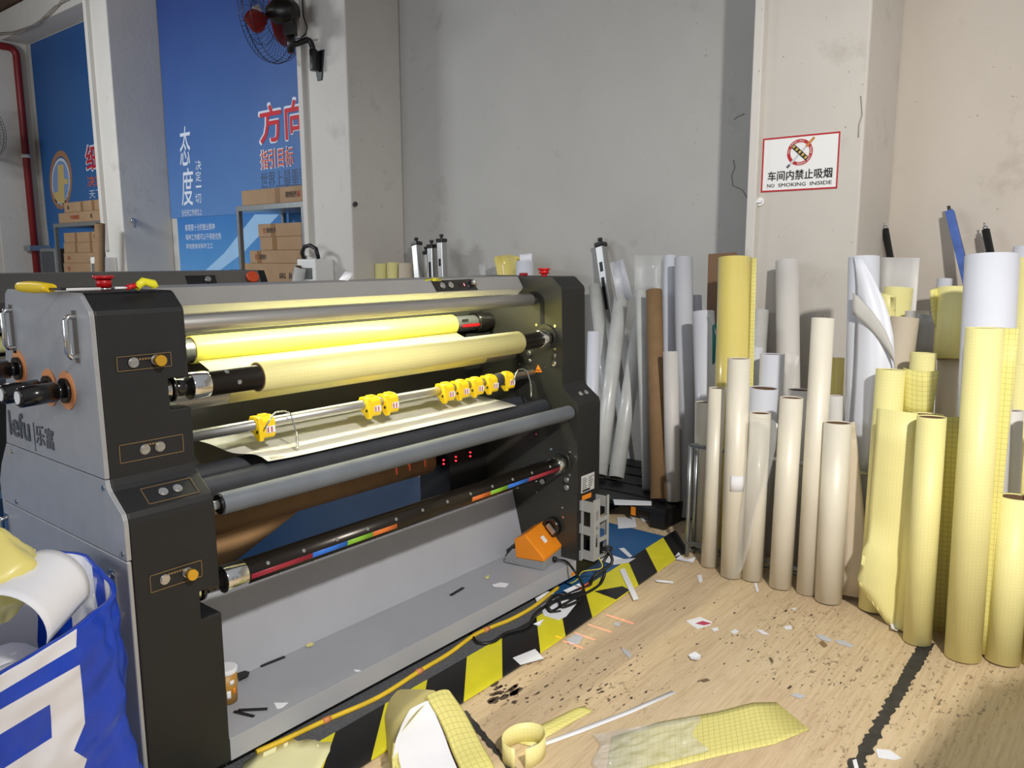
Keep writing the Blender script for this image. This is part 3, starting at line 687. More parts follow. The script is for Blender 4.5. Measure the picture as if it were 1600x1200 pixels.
for y, z, L in ((2.246, 1.153, 0.115), (2.360, 1.149, 0.115), (2.567, 1.185, 0.14)):
    b = MB(); b.cyl((XA-0.003, y, z), (XA-0.0002, y, z), 0.052, n=32); sub('orange_disc', b, m_copper, TN)
    b = MB(); b.cyl((XA-0.012, y, z), (XA-0.003, y, z), 0.034, n=28); b.cyl((XA-0.030, y, z), (XA-0.012, y, z), 0.020, n=20)
    b.cyl((XA-L, y, z-0.004), (XA-0.030, y, z), 0.027, 0.027, n=24); b.cyl((XA-L-0.006, y, z-0.004), (XA-L, y, z-0.004), 0.022, 0.027, n=24); sub('hand_knob', b, m_blackgloss, TN)
    b = MB(); b.cyl((XA-L-0.0075, y, z-0.004), (XA-L-0.006, y, z-0.004), 0.017, n=20); sub('knob_cap', b, m_white, TN)
def stext(name, body, px0, py0, px1, py1, off):
    a = hit(px0, py0, 'x', XA); c = hit(px1, py1, 'x', XA)
    return text(name, body, 1, m_logo, TN, (XA-0.0015, (a.y+c.y)/2, (a.z+c.z)/2), WX, WZ, w=abs(a.y-c.y), h=abs(a.z-c.z), off=off, ext=0)
stext('logo', 'lefu', 13, 641, 48, 689, 0.03)
stext('logo', '乐富', 55, 662, 86, 704, 0.018)
a = hit(52, 660, 'x', XA); b = MB(); b.box(XA-0.0016, XA-0.0002, a.y-0.002, a.y+0.001, a.z-0.085, a.z); sub('logo_divider', b, m_logo, TN)
# control panels on the black front
def fpanel(pxs, yv, btns, nm='control_panel'):
    (x0, y0), (x1, y1) = pxs; a = hit(x0, y0, 'y', yv); c = hit(x1, y1, 'y', yv); w = 0.0016
    b = MB(); X0, X1, Z0, Z1 = a.x, c.x, min(a.z, c.z), max(a.z, c.z); d = (yv-0.0022, yv-0.0002)
    b.box(X0, X1, *d, Z0, Z0+w); b.box(X0, X1, *d, Z1-w, Z1); b.box(X0, X0+w, *d, Z0, Z1); b.box(X1-w, X1, *d, Z0, Z1)
    xm = (X0+X1)/2; zl = Z1-0.011
    for i in range(6): b.box(xm-0.022+i*0.0075, xm-0.017+i*0.0075, *d, zl-0.003, zl+0.002)
    sub(nm, b, m_goldline, TN)
    for px, py, kind in btns:
        p = hit(px, py, 'y', yv); r = 0.0125; b = MB(); q = Vector((0, -1, 0))
        b.cyl(p, p+q*0.004, r*1.1, n=24); b.cyl(p+q*0.004, p+q*0.008, r*0.9, n=24)
        if kind == 'g':
            b2 = MB(); b2.cyl(p+q*0.006, p+q*0.022, 0.007, n=16); b2.cyl(p+q*0.022, p+q*0.034, 0.0155, 0.0145, n=24); sub('selector_knob', b2, m_gold, TN)
        sub('push_button', b, m_alu, TN)
fpanel(((181, 558), (268, 572)), 2.0655, ((208, 566.5, 's'), (243, 562, 'g')))
fpanel(((185, 696), (287, 705)), 2.0645, ((226, 702, 's'), (249.5, 697.5, 's')))
fpanel(((233, 900), (316, 900)), 1.977, ((257, 905, 's'), (292, 894, 'g')))
# panel on the slope
n_ = Vector((0, -0.59, 0.807)); dn = Vector((0, -0.807, -0.59)); c0 = Vector((0, 2.017, 0.8835))+n_*0.0006
def spt(x, t, h=0.0): return Vector((x, 0, 0))+c0+dn*t+n_*h
b = MB(); xa, xb = 0.945, 1.085
for (p, q, r, s_) in ((xa, xb, -0.028, -0.0265), (xa, xb, 0.0265, 0.028), (xa, xa+0.0016, -0.028, 0.028), (xb-0.0016, xb, -0.028, 0.028)):
    b.obox(spt((p+q)/2, (r+s_)/2), ((q-p)/2, 0, 0), dn*(s_-r)/2, n_*0.0008)
sub('control_panel', b, m_goldline, TN)
for x in (0.995, 1.035):
    b = MB(); p = spt(x, 0.0); b.cyl(p, p+n_*0.005, 0.0125, n=24); b.cyl(p+n_*0.005, p+n_*0.008, 0.010, n=20); sub('push_button', b, m_alu, TN)
# emergency stop on the near tower
p = hit(163, 452, 'z', 1.414); b = MB(); b.cyl(p+Vector((0, 0, 0.006)), p+Vector((0, 0, 0.031)), 0.0205, n=28); b.cyl(p+Vector((0, 0, 0.030)), p+Vector((0, 0, 0.039)), 0.028, n=28); sub('emergency_stop', b, m_red, TN)
b = MB(); b.lathe([(0.018, 0), (0.018, 0.006), (0.014, 0.0065)], p, 24); sub('stop_collar', b, m_chrome, TN)
# feet
for x in (0.93, 1.06, 2.93, 3.03):
    for y in (2.08, 2.72):
        b = MB(); b.cyl((x, y, 0.0095), (x, y, 0.022), 0.03, n=16); b.cyl((x, y, 0.022), (x, y, 0.052), 0.01, n=10); b.build('levelling_foot', m_steel, M)
# far tower inner face
b = MB(); b.prism(FULL, 'x', XC-0.0008, XC); sub('inner_plate', b, m_inner, TF)  # lighter overlay on the black face, LED light put into its colour
XC0, XC = XC, XC-0.0008
def P(px, py, x=XC): return hit(px, py, 'x', x)
b = MB(); pts = [(826, 460), (830, 455.5), (836, 455), (843, 458), (849, 465), (851, 472), (850.5, 505), (847.5, 509.5), (844, 506), (844, 474), (841, 466), (834, 462), (829, 465)]
b.prism([(P(*q).y, P(*q).z) for q in pts], 'x', XC-0.0016, XC-0.0002); sub('guide_slot', b, m_pit, TF)
def flange(y, z, ro, ri):
    b = MB(); b.hollow((XC-0.010, y, z), (XC-0.0003, y, z), ro, ri, 36); b.cyl((XC-0.004, y, z), (XC-0.0003, y, z), ri, n=30); sub('bearing_flange', b, m_inner, TF)
    for k in range(4):
        a = math.pi/4+k*math.pi/2; b = MB(); q = Vector((XC, y+math.cos(a)*ro*1.28, z+math.sin(a)*ro*1.28)); b.cyl(q-Vector((0.004, 0, 0)), q, 0.0065, n=10); sub('flange_screw', b, m_chrome, TF)
flange(2.157, 1.143, 0.058, 0.042); flange(2.070, 0.572, 0.058, 0.042)
for px, py in ((828.5, 552), (828.5, 563.5), (867, 555.5), (867, 567.5), (849, 752), (887, 749), (887, 761)):
    q = P(px, py); b = MB(); b.cyl(q-Vector((0.012, 0, 0)), q, 0.0125, n=20); b.cyl(q-Vector((0.016, 0, 0)), q-Vector((0.012, 0, 0)), 0.008, n=6); sub('cap_bolt', b, m_chrome, TF)
for px, py in ((852, 573), (812, 569), (838, 678), (879, 793), (880, 808), (839, 769), (816, 581)):
    q = P(px, py); b = MB(); b.cyl(q-Vector((0.002, 0, 0)), q, 0.0045, n=8); sub('small_screw', b, m_chrome, TF)
q = [P(*t) for t in ((836, 581.5), (847, 581.5), (841, 569.5))]; b = MB(); b.prism([(t.y, t.z) for t in q], 'x', XC-0.0014, XC-0.0003); sub('warning_triangle', b, m_orange, TF)
cq = P(841.3, 578); b = MB(); b.box(XC-0.0022, XC-0.0014, cq.y-0.012, cq.y+0.012, cq.z-0.003, cq.z+0.001); sub('warning_mark', b, m_text, TF)
q = P(865, 822); b = MB(); b.hollow((XC-0.03, q.y, q.z), (XC-0.0003, q.y, q.z), 0.045, 0.030, 28); sub('cable_gland', b, m_blackgloss, TF)
b = MB(); b.obox(q+Vector((-0.036, -0.010, -0.002)), (0.006, 0, 0), Vector((0, 0.02, 0.018)), Vector((0, 0.008, -0.009))); sub('rocker_switch', b, m_steel, TF, bevel=0.002)
p = hit(850, 432, 'z', 1.414); b = MB(); b.cyl(p, p+Vector((0, 0, 0.013)), 0.013, n=24); b.cyl(p+Vector((0, 0, 0.012)), p+Vector((0, 0, 0.030)), 0.022, n=28); b.cyl(p+Vector((0, 0, 0.030)), p+Vector((0, 0, 0.038)), 0.028, n=28); sub('emergency_stop', b, m_red, TF)
p = hit(818, 431, 'z', 1.414); b = MB(); b.box(p.x-0.02, p.x+0.02, p.y-0.012, p.y+0.012, 1.414, 1.428); sub('rocker_cover', b, mat('dark_red_plastic', (140, 20, 24), 0.4), TF, bevel=0.003)
for px, py in ((906, 612.5), (914.5, 610.5)):
    p = hit(px, py, 'y', 2.02); q = Vector((p.x, 2.017, 0.8835)); b = MB(); b.cyl(q, q+n_*0.006, 0.012, n=20); sub('push_button', b, m_alu, TF)
# rating plate and cable bracket on the far tower front
a, c = hit(908, 747, 'y', 1.977), hit(928, 760, 'y', 1.977); X0, X1, Z0, Z1 = 2.917, 3.024, 0.432, 0.512
b = MB(); b.box(X0, X1, 1.9755, 1.9768, Z0, Z1); sub('rating_plate', b, mat('silver_label', (196, 198, 198), 0.4), TF)
b = MB()
for i, (w1, w2) in enumerate(((0.35, 0.5), (0.42, 0.3), (0.4, 0.42), (0.30, 0.4), (0.42, 0.36), (0.38, 0.3), (0.4, 0.2))):
    z = Z1-0.016-i*0.009; b.box(X0+0.008, X0+0.008+0.045*w1*2, 1.9748, 1.9755, z, z+0.003); b.box(X0+0.058, X0+0.058+0.045*w2*2, 1.9748, 1.9755, z, z+0.003)
b.box(X0+0.008, X0+0.07, 1.9748, 1.9755, Z0+0.004, Z0+0.013); sub('rating_print', b, m_text, TF)
b = MB(); b.box(2.925, 3.0, 1.9755, 1.9768, 0.396, 0.418); sub('warning_sticker', b, m_orange, TF)
# grey cable bracket: three windows on its front, three in its side
b = MB(); x0, x1, ya, yb, z0, z1 = 2.918, 3.045, 1.905, 1.9768, 0.115, 0.400; t = 0.006
def plate(u0, u1, w0, w1, holes, put):
    us = sorted({u0, u1}|{h[0] for h in holes}|{h[1] for h in holes}); ws = sorted({w0, w1}|{h[2] for h in holes}|{h[3] for h in holes})
    for i in range(len(us)-1):
        for j in range(len(ws)-1):
            cu, cw = (us[i]+us[i+1])/2, (ws[j]+ws[j+1])/2
            if not any(h[0] < cu < h[1] and h[2] < cw < h[3] for h in holes): put(us[i], us[i+1], ws[j], ws[j+1])
plate(x0, x1, z0, z1, [(x0+0.050, x1-0.014, z0+0.020, z0+0.085), (x0+0.050, x1-0.014, z0+0.105, z0+0.180), (x0+0.050, x1-0.014, z0+0.200, z1+0.01),
    (x0+0.018, x0+0.038, z0+0.065, z0+0.128), (x0+0.018, x0+0.038, z0+0.150, z0+0.165), (x0+0.018, x0+0.038, z0+0.195, z1-0.045)], lambda a_, b_, c_, d_: b.box(a_, b_, ya, ya+t, c_, d_))
for X_ in (x0, x1-t): plate(ya+t, yb, z0, z1, [(ya+0.020, yb-0.012, z0+0.05, z0+0.125), (ya+0.020, yb-0.012, z0+0.165, z1-0.05)], lambda a_, b_, c_, d_: b.box(X_, X_+t, a_, b_, c_, d_))
for zz in (z0, z0+0.13, z1-0.045): b.box(x0-0.012, x0, yb-0.012, yb, zz, zz+0.045)
b.box(x0, x1, ya, yb, z0, z0+0.006); sub('cable_bracket', b, mat('light_grey_plastic', (158, 160, 160), 0.45), TF)
b = MB(); b.box(x0+0.06, x1-0.014, ya+0.02, yb, z0+0.02, z0+0.075); sub('socket_block', b, m_blackgloss, TF, bevel=0.003)
# ------- top beam with the light strip underneath
b = MB(); BEAM = [(2.318, 1.414), (2.287, 1.361), (2.318, 1.334), (2.335, 1.340), (2.335, 1.375), (2.56, 1.375), (2.56, 1.414)]
b.prism(BEAM[:3]+[(2.330, 1.345), (2.345, 1.372), (2.56, 1.380), (2.56, 1.414)], 'x', XB+0.001, XC-0.001); TB = b.build('top_beam', m_lgrey, M, bevel=0.0015)
b = MB(); b.quad((XB+0.002, 2.2872, 1.3602), (XB+0.002, 2.3172, 1.3337), (XC-0.003, 2.3172, 1.3337), (XC-0.003, 2.2872, 1.3602)); sub('lower_lip', b, mat('lip_bounce_white', (226, 226, 222), 0.4), TB)  # grey lip coloured white to carry light bounced off the film
b = MB(); b.box(XB+0.02, 2.87, 2.352, 2.372, 1.350, 1.366); sub('light_strip', b, mat('led_strip', (255, 255, 240), 0.5, emit=(255, 252, 214), es=60.0), TB)
fn = Vector((0, -0.862, 0.507))      # beam face normal
def bpt(px, py):
    r = ray(px, py); p0 = Vector((2, 2.287, 1.361)); return CAM_LOC+r*((p0-CAM_LOC).dot(fn)/r.dot(fn))
pq = [bpt(*t)+fn*0.0012 for t in ((673, 439), (736, 436), (747, 453), (682, 456))]
b = MB(); b.quad(pq[3], pq[2], pq[1], pq[0]); b2 = MB(); k = 0; b2.v = [p for p in pq]+[p-fn*0.001 for p in pq]
b2.face((3, 2, 1, 0)); b2.face((4, 5, 6, 7))
for i in range(4): b2.face((i, (i+1) % 4, 4+(i+1) % 4, 4+i))
sub('control_panel', b2, m_blackgloss, TB)
for px, py, r in ((690.5, 447, 0.0125), (703.5, 446, 0.0125)):
    p = bpt(px, py)+fn*0.0015; b = MB(); b.cyl(p, p+fn*0.005, r*1.1, n=22); b.cyl(p+fn*0.005, p+fn*0.008, r*0.8, n=22); sub('push_button', b, m_alu, TB)
p = bpt(738, 443)+fn*0.0015; b = MB(); b.cyl(p, p+fn*0.024, 0.0155, 0.0135, n=26); sub('speed_knob', b, m_alu, TB)
p = bpt(722, 445.5)+fn*0.0015; ux = Vector((1, 0, 0)); vy = fn.cross(ux)
b = MB(); b.obox(p, ux*0.022, vy*0.010, fn*0.001); sub('display', b, mat('display_black', (30, 12, 14), 0.2), TB)
text('display_digit', '1', 1, mat('led_digit', (255, 160, 160), 0.5, emit=(255, 150, 150), es=2.5), TB, p+fn*0.0016+ux*0.010, ux, -vy if vy.z < 0 else vy, h=0.012, off=0.03, ext=0)
# ------- inner plates, bars, rollers
b = MB(); b.box(XB+0.001, XC-0.001, 2.56, 2.568, 0.76, 1.413); b.build('inner_back_plate', m_inner, M)
b = MB(); b.box(2.62, XC-0.001, 2.52, 2.72, 0.05, 0.70); b.build('inner_housing', m_pit, M)
def roller(name, y, z, r, x0, x1, m, shaft=True, em=None):
    b = MB(); b.cyl((x0, y, z), (x1, y, z), r, n=40)
    o = b.build(name, m, M, bevel=0.002)
    if shaft:
        for p, q in ((XB, x0), (x1, XC)): b = MB(); b.cyl((p, y, z), (q, y, z), r*0.42, n=16); sub('roller_shaft', b, m_steel, o)
    return o
roller('guide_roller', 2.228, 1.310, 0.027, XB+0.006, 2.862, m_roller)
roller('guide_roller', 2.320, 1.068, 0.033, XB+0.006, 2.840, m_roller)
roller('rubber_roller', 2.285, 0.828, 0.034, XB+0.004, XC-0.02, m_rubber)
roller('rubber_roller', 2.160, 0.824, 0.035, XB+0.004, XC-0.012, m_rubber)
rf = roller('grey_roller', 2.020, 0.810, 0.032, 1.158, XC-0.006, m_rubber2)
b = MB(); b.cyl((1.1535, 2.02, 0.81), (1.1575, 2.02, 0.81), 0.028, n=30); b.cyl((1.150, 2.02, 0.81), (1.1535, 2.02, 0.81), 0.014, n=20); sub('roller_end_cap', b, m_blackgloss, rf)
def airshaft(name, y, z, r, c0, c1, xn):
    b = MB(); b.cyl((c0[1], y, z), (c1[0], y, z), r, n=44)
    o = b.build(name, m_shaft, M)
    for p, q in (c0, c1): b = MB(); b.cyl((p, y, z), (q, y, z), r*1.06, n=40); sub('chrome_collar', b, m_chrome, o, bevel=0.002)
    b = MB(); b.cyl((xn+0.012, y, z), (c0[0], y, z), r*0.62, r*0.75, n=30); b.hollow((xn+0.012, y, z), (xn+0.024, y, z), r*1.0, r*0.5, 30); sub('journal', b, m_blackgloss, o)
    b = MB(); b.cyl((c1[1], y, z), (XC-0.004, y, z), r*0.8, n=30); sub('journal', b, m_blackgloss, o)
    b = MB(); b.cyl((xn-0.012, y, z), (xn+0.008, y, z), r*0.95, n=30); sub('journal_end', b, m_chrome, o, bevel=0.002)
    return o
sh1 = airshaft('winding_shaft', 2.135, 1.139, 0.037, (1.150, 1.205), (2.80, 2.845), 1.078)
sh2 = airshaft('winding_shaft', 2.050, 0.573, 0.038, (1.165, 1.235), (2.800, 2.850), 1.076)
# little screws along the lower shaft
for row, (ang, s0) in enumerate(((math.radians(62), 0.05), (math.radians(150), 0.10))):
    for k in range(12):
        x = 1.25+s0+k*0.13
        if x > 2.78: continue
        d = Vector((0, -math.sin(ang), math.cos(ang))); q = Vector((x, 2.05, 0.573))+d*0.0375
        b = MB(); b.cyl(q, q+d*0.0025, 0.006, n=10); sub('shaft_screw', b, m_steel, sh2)
for x, a in ((1.26, 0.6), (1.29, 1.6)):
    d = Vector((0, -math.sin(a), math.cos(a))); q = Vector((x, 2.135, 1.139))+d*0.0365; b = MB(); b.cyl(q, q+d*0.003, 0.007, n=10); sub('shaft_screw', b, m_steel, sh1)
def scale_strip(x0, x1, col, name):
    b = MB(); n = 6; g = []
    for i in range(n+1):
        a = math.radians(86+26*i/n); d = Vector((0, -math.sin(a), math.cos(a)))
        g.append([Vector((x0, 2.05, 0.573))+d*0.0386, Vector((x1, 2.05, 0.573))+d*0.0386])
    b.sheet(g[::-1], 0.0006); sub(name, b, mat(name, col, 0.4), sh2)
sc_ = (('scale_band_red', (150, 36, 56)), ('scale_band_blue', (44, 112, 214)), ('scale_band_green', (130, 184, 52)), ('scale_band_orange', (214, 112, 50)))
for i, (nm, c) in enumerate(sc_):
    xs0 = (1.24, 1.46, 1.60, 1.71)[i]; xs1 = (1.46, 1.60, 1.71, 1.82)[i]; scale_strip(xs0, xs1, c, nm)
    scale_strip(2.795-(xs1-1.24), 2.795-(xs0-1.24), c, nm)
# slitter bar with knife holders
b = MB(); b.cyl((XB, 2.216, 0.973), (2.862, 2.216, 0.973), 0.0175, n=32); SB = b.build('slitter_bar', m_alu, M)
b = MB(); b.cyl((2.795, 2.216, 0.973), (2.805, 2.216, 0.973), 0.019, n=24); kx = []
for px, py in ((409, 661), (577, 629), (605, 624), (694, 608), (717, 603.5), (740, 599.5), (763, 596), (789, 591)):
    x = hit(px, py, 'y', 2.216).x; c = Vector((x, 2.216, 0.973)); w = 0.034
    if px == 789: x += 0.0
    b = MB(); b.hollow((x-w, c.y, c.z), (x+w, c.y, c.z), 0.027, 0.0178, 26)
    b.prism([(c.y-0.030, c.z+0.024), (c.y-0.008, c.z+0.030), (c.y+0.02, c.z+0.026), (c.y+0.020, c.z-0.015), (c.y-0.004, c.z-0.036), (c.y-0.020, c.z-0.052), (c.y-0.034, c.z-0.050), (c.y-0.036, c.z-0.020)], 'x', x-w*0.95, x-w*0.45)
    b.prism([(c.y-0.030, c.z+0.012), (c.y-0.020, c.z+0.026), (c.y-0.018, c.z-0.03), (c.y-0.028, c.z-0.044), (c.y-0.036, c.z-0.034)], 'x', x-w*0.45, x+w*0.8)
    b.box(x-w*0.3, x+w*0.6, c.y-0.012, c.y+0.012, c.z+0.022, c.z+0.031)
    o = b.build('knife_holder', m_yplast, M, bevel=0.003)
    b = MB(); b.box(x-w*0.25, x+w*0.7, c.y-0.0385, c.y-0.0368, c.z-0.026, c.z-0.004); sub('warning_label', b, m_white, o)
    b = MB(); b.box(x-w*0.15, x-w*0.02, c.y-0.0392, c.y-0.0385, c.z-0.024, c.z-0.007); b.box(x+w*0.25, x+w*0.38, c.y-0.0392, c.y-0.0385, c.z-0.024, c.z-0.007); sub('label_print', b, m_redline, o)
    b = MB(); b.cyl((x-w*0.98, c.y-0.022, c.z-0.02), (x-w*0.93, c.y-0.022, c.z-0.02), 0.006, n=10); sub('clamp_screw', b, m_tape, o)
x = hit(776, 593.5, 'y', 2.216).x; b = MB(); b.hollow((x-0.022, 2.216, 0.973), (x+0.022, 2.216, 0.973), 0.029, 0.0178, 26); b.build('stop_ring', m_rubber, M)
# wire hooks over the bar
def hook(px, dx, label):
    q = hit(px, 640, 'y', 2.19).x
    b = MB(); b.tube([(q-0.055, 2.165, 0.965), (q-0.02, 2.17, 1.004), (q, 2.18, 1.010), (q+0.03, 2.175, 1.010), (q+0.045, 2.165, 1.000), (q+0.05, 2.15, 0.95), (q+0.05, 2.15, 0.885), (q+0.058, 2.15, 0.883), (q+0.058, 2.152, 0.94)], 0.0028, 8)
    tag(b.build('wire_hook', m_chrome), label, 'hook', 'bent wire hooks on the slitter bar')
hook(428, 0, 'bent wire hook over the bar beside the leftmost yellow knife holder')
hook(807, 0, 'bent wire hook over the right end of the bar, beside the warning triangle')
# tray
b = MB(); b.prism([(2.283, 0.112), (2.288, 0.112), (2.365, 0.398), (2.385, 0.398), (2.385, 0.402), (2.360, 0.402)], 'x', XB+0.001, XC-0.001); b.build('tray_back_plate', m_tray, M)
b = MB(); b.prism([(1.977, 0.05), (1.98, 0.05), (1.98, 0.116), (2.283, 0.108), (2.283, 0.112), (1.977, 0.120)], 'x', XB+0.0005, XC-0.0005); b.build('collecting_tray', m_tray, M, bevel=0.001)
b = MB(); b.box(2.845, 2.875, 1.9755, 1.9768, 0.056, 0.072); b.build('tray_sticker', m_orange, M)
# laser pointers under the machine
b = MB(); b.box(2.46, 2.86, 2.48, 2.51, 0.62, 0.66); b.build('laser_bar', m_pit, M)
ml = mat('laser_red', (255, 60, 60), 0.5, emit=(255, 40, 50), es=3.0)
for px, py in ((694, 719), (694, 725), (713, 714), (713, 720), (735.5, 707), (735.5, 713)):
    p = hit(px, py, 'y', 2.475); b = MB(); b.cyl(p, p+Vector((0, 0.006, 0)), 0.004, n=8); b.build('laser_lamp', ml, M)
# ------- film on the machine
def filmroll(name, p0, p1, r, m, label, cat='film roll', core=0.80, group=None, par=None, ends=None):
    r_ = thing(name, Vector(p0), label, cat, group); b = MB(); b.hollow(p0, p1, r, r*0.93, 44); b.build('film', m, r_)
    b = MB(); b.hollow(p0, p1, r*0.928, r*core, 36); b.build('core_tube', m_core, r_); return r_
filmroll('film_roll', (1.373, 2.135, 1.139), (2.652, 2.135, 1.139), 0.0475, m_yel, 'pale yellow film roll on the front winding shaft of the machine', core=0.79)
filmroll('film_roll', (1.362, 2.50, 1.198), (2.623, 2.50, 1.198), 0.047, m_yelhot, 'glowing bright yellow film roll at the back of the machine', core=0.79)
o = MB(); o.cyl((XB+0.005, 2.50, 1.198), (2.90-0.02, 2.50, 1.198), 0.0365, n=30); ush = o.build('unwind_shaft', m_steel, M)
b = MB(); b.cyl((2.775, 2.50, 1.198), (2.83, 2.50, 1.198), 0.050, n=30); b.cyl((2.83, 2.50, 1.198), (2.884, 2.50, 1.198), 0.044, n=30); sub('brake_hub', b, m_blackgloss, ush, bevel=0.003)
b = MB(); b.box(2.66, 2.79, 2.460, 2.462, 1.186, 1.198); sub('red_stripe', b, m_red, ush)
b = MB(); b.box(2.66, 2.70, 2.4635, 2.4655, 1.210, 1.222); sub('shaft_label', b, m_text, ush)
b = MB(); b.box(2.70, 2.86, 2.47, 2.53, 1.105, 1.150); b.build('shaft_bracket', m_pit, M, bevel=0.004)
# web that runs from the bright roll down behind the pale one to the guide roller
g = []
for i in range(9):
    t = i/8; y = 2.468+(2.300-2.468)*t; z = 1.163+(1.099-1.163)*t; g.append([Vector((1.37, y, z)), Vector((2.0, y, z)), Vector((2.625, y, z))])
for i in range(1, 7):
    a = math.radians(110+i*22); g.append([Vector((x, 2.32+0.0345*math.cos(a), 1.068+0.0345*math.sin(a))) for x in (1.37, 2.0, 2.625)])
b = MB(); b.sheet(g, 0.0006); tag(b.build('film_web', m_yel), 'yellow film web stretched from the bright roll to the guide roller', 'film')
# sheet over the rubber rollers
g = []
for i in range(15):
    t = i/14; row = []
    for j in range(13):
        s = j/12; x = 1.365+(2.63-1.365)*s; y = 2.51+(2.125-2.51)*t; z = 0.898-0.026*t
        if t > 0.8: z -= (t-0.8)**2*0.15
        cl = max(0, 1-s*9)
        if cl > 0: y += 0.0; z += 0.012*cl*math.sin(t*9)*t; x += 0.05*cl*(t-0.5)
        row.append(Vector((x, y, z)))
    g.append(row)
b = MB(); b.sheet(g, 0.0007, 0, 0); tag(b.build('film_sheet', mat('cream_film', (232, 231, 218), 0.55)), 'cream film sheet lying over the dark rubber rollers', 'film')
# kraft roll underneath
KR = filmroll('kraft_roll', (1.19, 2.60, 0.565), (2.55, 2.60, 0.565), 0.062, m_kraft, 'brown kraft paper roll on the shaft beneath the rollers', 'paper roll', core=0.62)
g = []
for i in range(8):
    t = i/7; a = math.radians(-110-40*t); row = []
    for j in range(5):
        s = j/4; row.append(Vector((1.20+0.62*s*(1-t*0.62), 2.59+0.02*t*t, 0.5035-0.19*t*(1-0.1*s))))
    g.append(row)
b = MB(); b.sheet(g, 0.001); b.build('loose_end', mat('kraft_light', (178, 140, 96), 0.75), KR)
b = MB(); b.cyl((XB, 2.60, 0.565), (2.62, 2.60, 0.565), 0.036, n=24); b.build('rewind_shaft', m_shaft, M)
def laser(x, y, z, ty, tz, half, name, w=0.0028, power=260.0):
    """a line laser: a narrow red fan of light in the plane x = const"""
    d = bpy.data.lights.new(name, 'SPOT'); d.energy = power; d.color = (1, 0.10, 0.10); d.spot_size = 2*half; d.spot_blend = 0.05; d.shadow_soft_size = 0.0
    d.use_nodes = True; t = d.node_tree; em = t.nodes['Emission']
    tc = t.nodes.new('ShaderNodeTexCoord'); sp = t.nodes.new('ShaderNodeSeparateXYZ'); t.links.new(tc.outputs['Normal'], sp.inputs[0])
    dv = t.nodes.new('ShaderNodeMath'); dv.operation = 'DIVIDE'; t.links.new(sp.outputs['X'], dv.inputs[0]); t.links.new(sp.outputs['Z'], dv.inputs[1])
    ab = t.nodes.new('ShaderNodeMath'); ab.operation = 'ABSOLUTE'; t.links.new(dv.outputs[0], ab.inputs[0])
    lt = t.nodes.new('ShaderNodeMath'); lt.operation = 'LESS_THAN'; lt.inputs[1].default_value = w; t.links.new(ab.outputs[0], lt.inputs[0])
    t.links.new(lt.outputs[0], em.inputs['Strength'])
    o = bpy.data.objects.new(name, d); COL.objects.link(o); o.location = (x, y, z)
    f = Vector((0, ty-y, tz-z)).normalized(); zx = -f; xx = Vector((1, 0, 0)); yy = zx.cross(xx)
    o.matrix_world = Matrix(((xx.x, yy.x, zx.x, x), (xx.y, yy.y, zx.y, y), (xx.z, yy.z, zx.z, z), (0, 0, 0, 1)))
for px0, py0, px1, py1 in ((948, 960, 989, 974.5), (917, 974.5, 955, 988), (896, 987.5, 929, 1000), (871, 998, 910.5, 1012.5)):
    a, c = fl(px0, py0), fl(px1, py1); x = (a.x+c.x)/2; s = Vector((0, 2.478, 0.63))
    a0 = math.atan2(0.63, s.y-a.y); a1 = math.atan2(0.63, s.y-c.y); am = (a0+a1)/2
    laser(x, 2.476, 0.63, 2.476-math.cos(am), 0.63-math.sin(am), abs(a0-a1)/2, 'laser_pointer')
for px in (619.5, 640, 664):
    x = hit(px, 733, 'y', 2.54).x; laser(x, 2.22, 0.72, 2.55, 0.59, 0.10, 'laser_pointer', w=0.012, power=6)
# ------------------------------------------------------------------ second machine behind
R2 = thing('laminating_machine', (2.9, 5.6, 0), 'second grey laminating machine behind the first, with an orange stop button', 'machine')
def q2(px, z=1.41): return None
rot = Matrix.Rotation(math.radians(-9), 3, 'Z'); org2 = Vector((3.30, 4.94, 0))
def T2(b):
    b.v = [org2+rot @ p for p in b.v]; return b
b = MB(); b.prism([(0.10, 1.414), (0.0, 1.25), (0.03, 1.20), (0.5, 1.20), (0.5, 1.414)], 'x', -2.3, -0.02); tb2 = T2(b).build('top_beam', mat('warm_grey_paint', (108, 105, 99), 0.5), R2)
b = MB(); b.prism([(0.10, 1.415), (-0.03, 1.22), (-0.06, 0.8), (-0.1, 0.05), (0.75, 0.05), (0.6, 1.415)], 'x', -0.02, 0.03); T2(b).build('side_tower', m_black, R2, bevel=0.004)
b = MB(); b.prism([(0.10, 1.415), (-0.03, 1.22), (-0.06, 0.8), (-0.1, 0.05), (0.75, 0.05), (0.6, 1.415)], 'x', -2.55, -2.3); T2(b).build('side_tower', m_black, R2, bevel=0.004)
fd = Vector((0, -0.854, 0.52)); mid = Vector((0, 0.05, 1.332))
b = MB(); b.obox(Vector((-0.44, 0, 0))+mid+fd*0.002, (0.10, 0, 0), Vector((0, 0.052, 0.085))*0.62, fd*0.002); T2(b).build('control_panel', m_blackgloss, tb2)
b = MB(); c = Vector((-0.40, 0, 0))+mid+fd*0.004+Vector((0, 0.012, 0.02)); b.cyl(c, c+fd*0.02, 0.02, n=20); T2(b).build('speed_knob', m_alu, tb2)
b = MB(); c = Vector((-0.09, 0, 0))+mid+fd*0.0+Vector((0, 0.012, 0.02)); b.cyl(c, c+fd*0.03, 0.022, n=20); b.cyl(c+fd*0.03, c+fd*0.05, 0.045, 0.04, n=24); T2(b).build('stop_button', mat('orange_red_plastic', (226, 84, 40), 0.4), tb2)
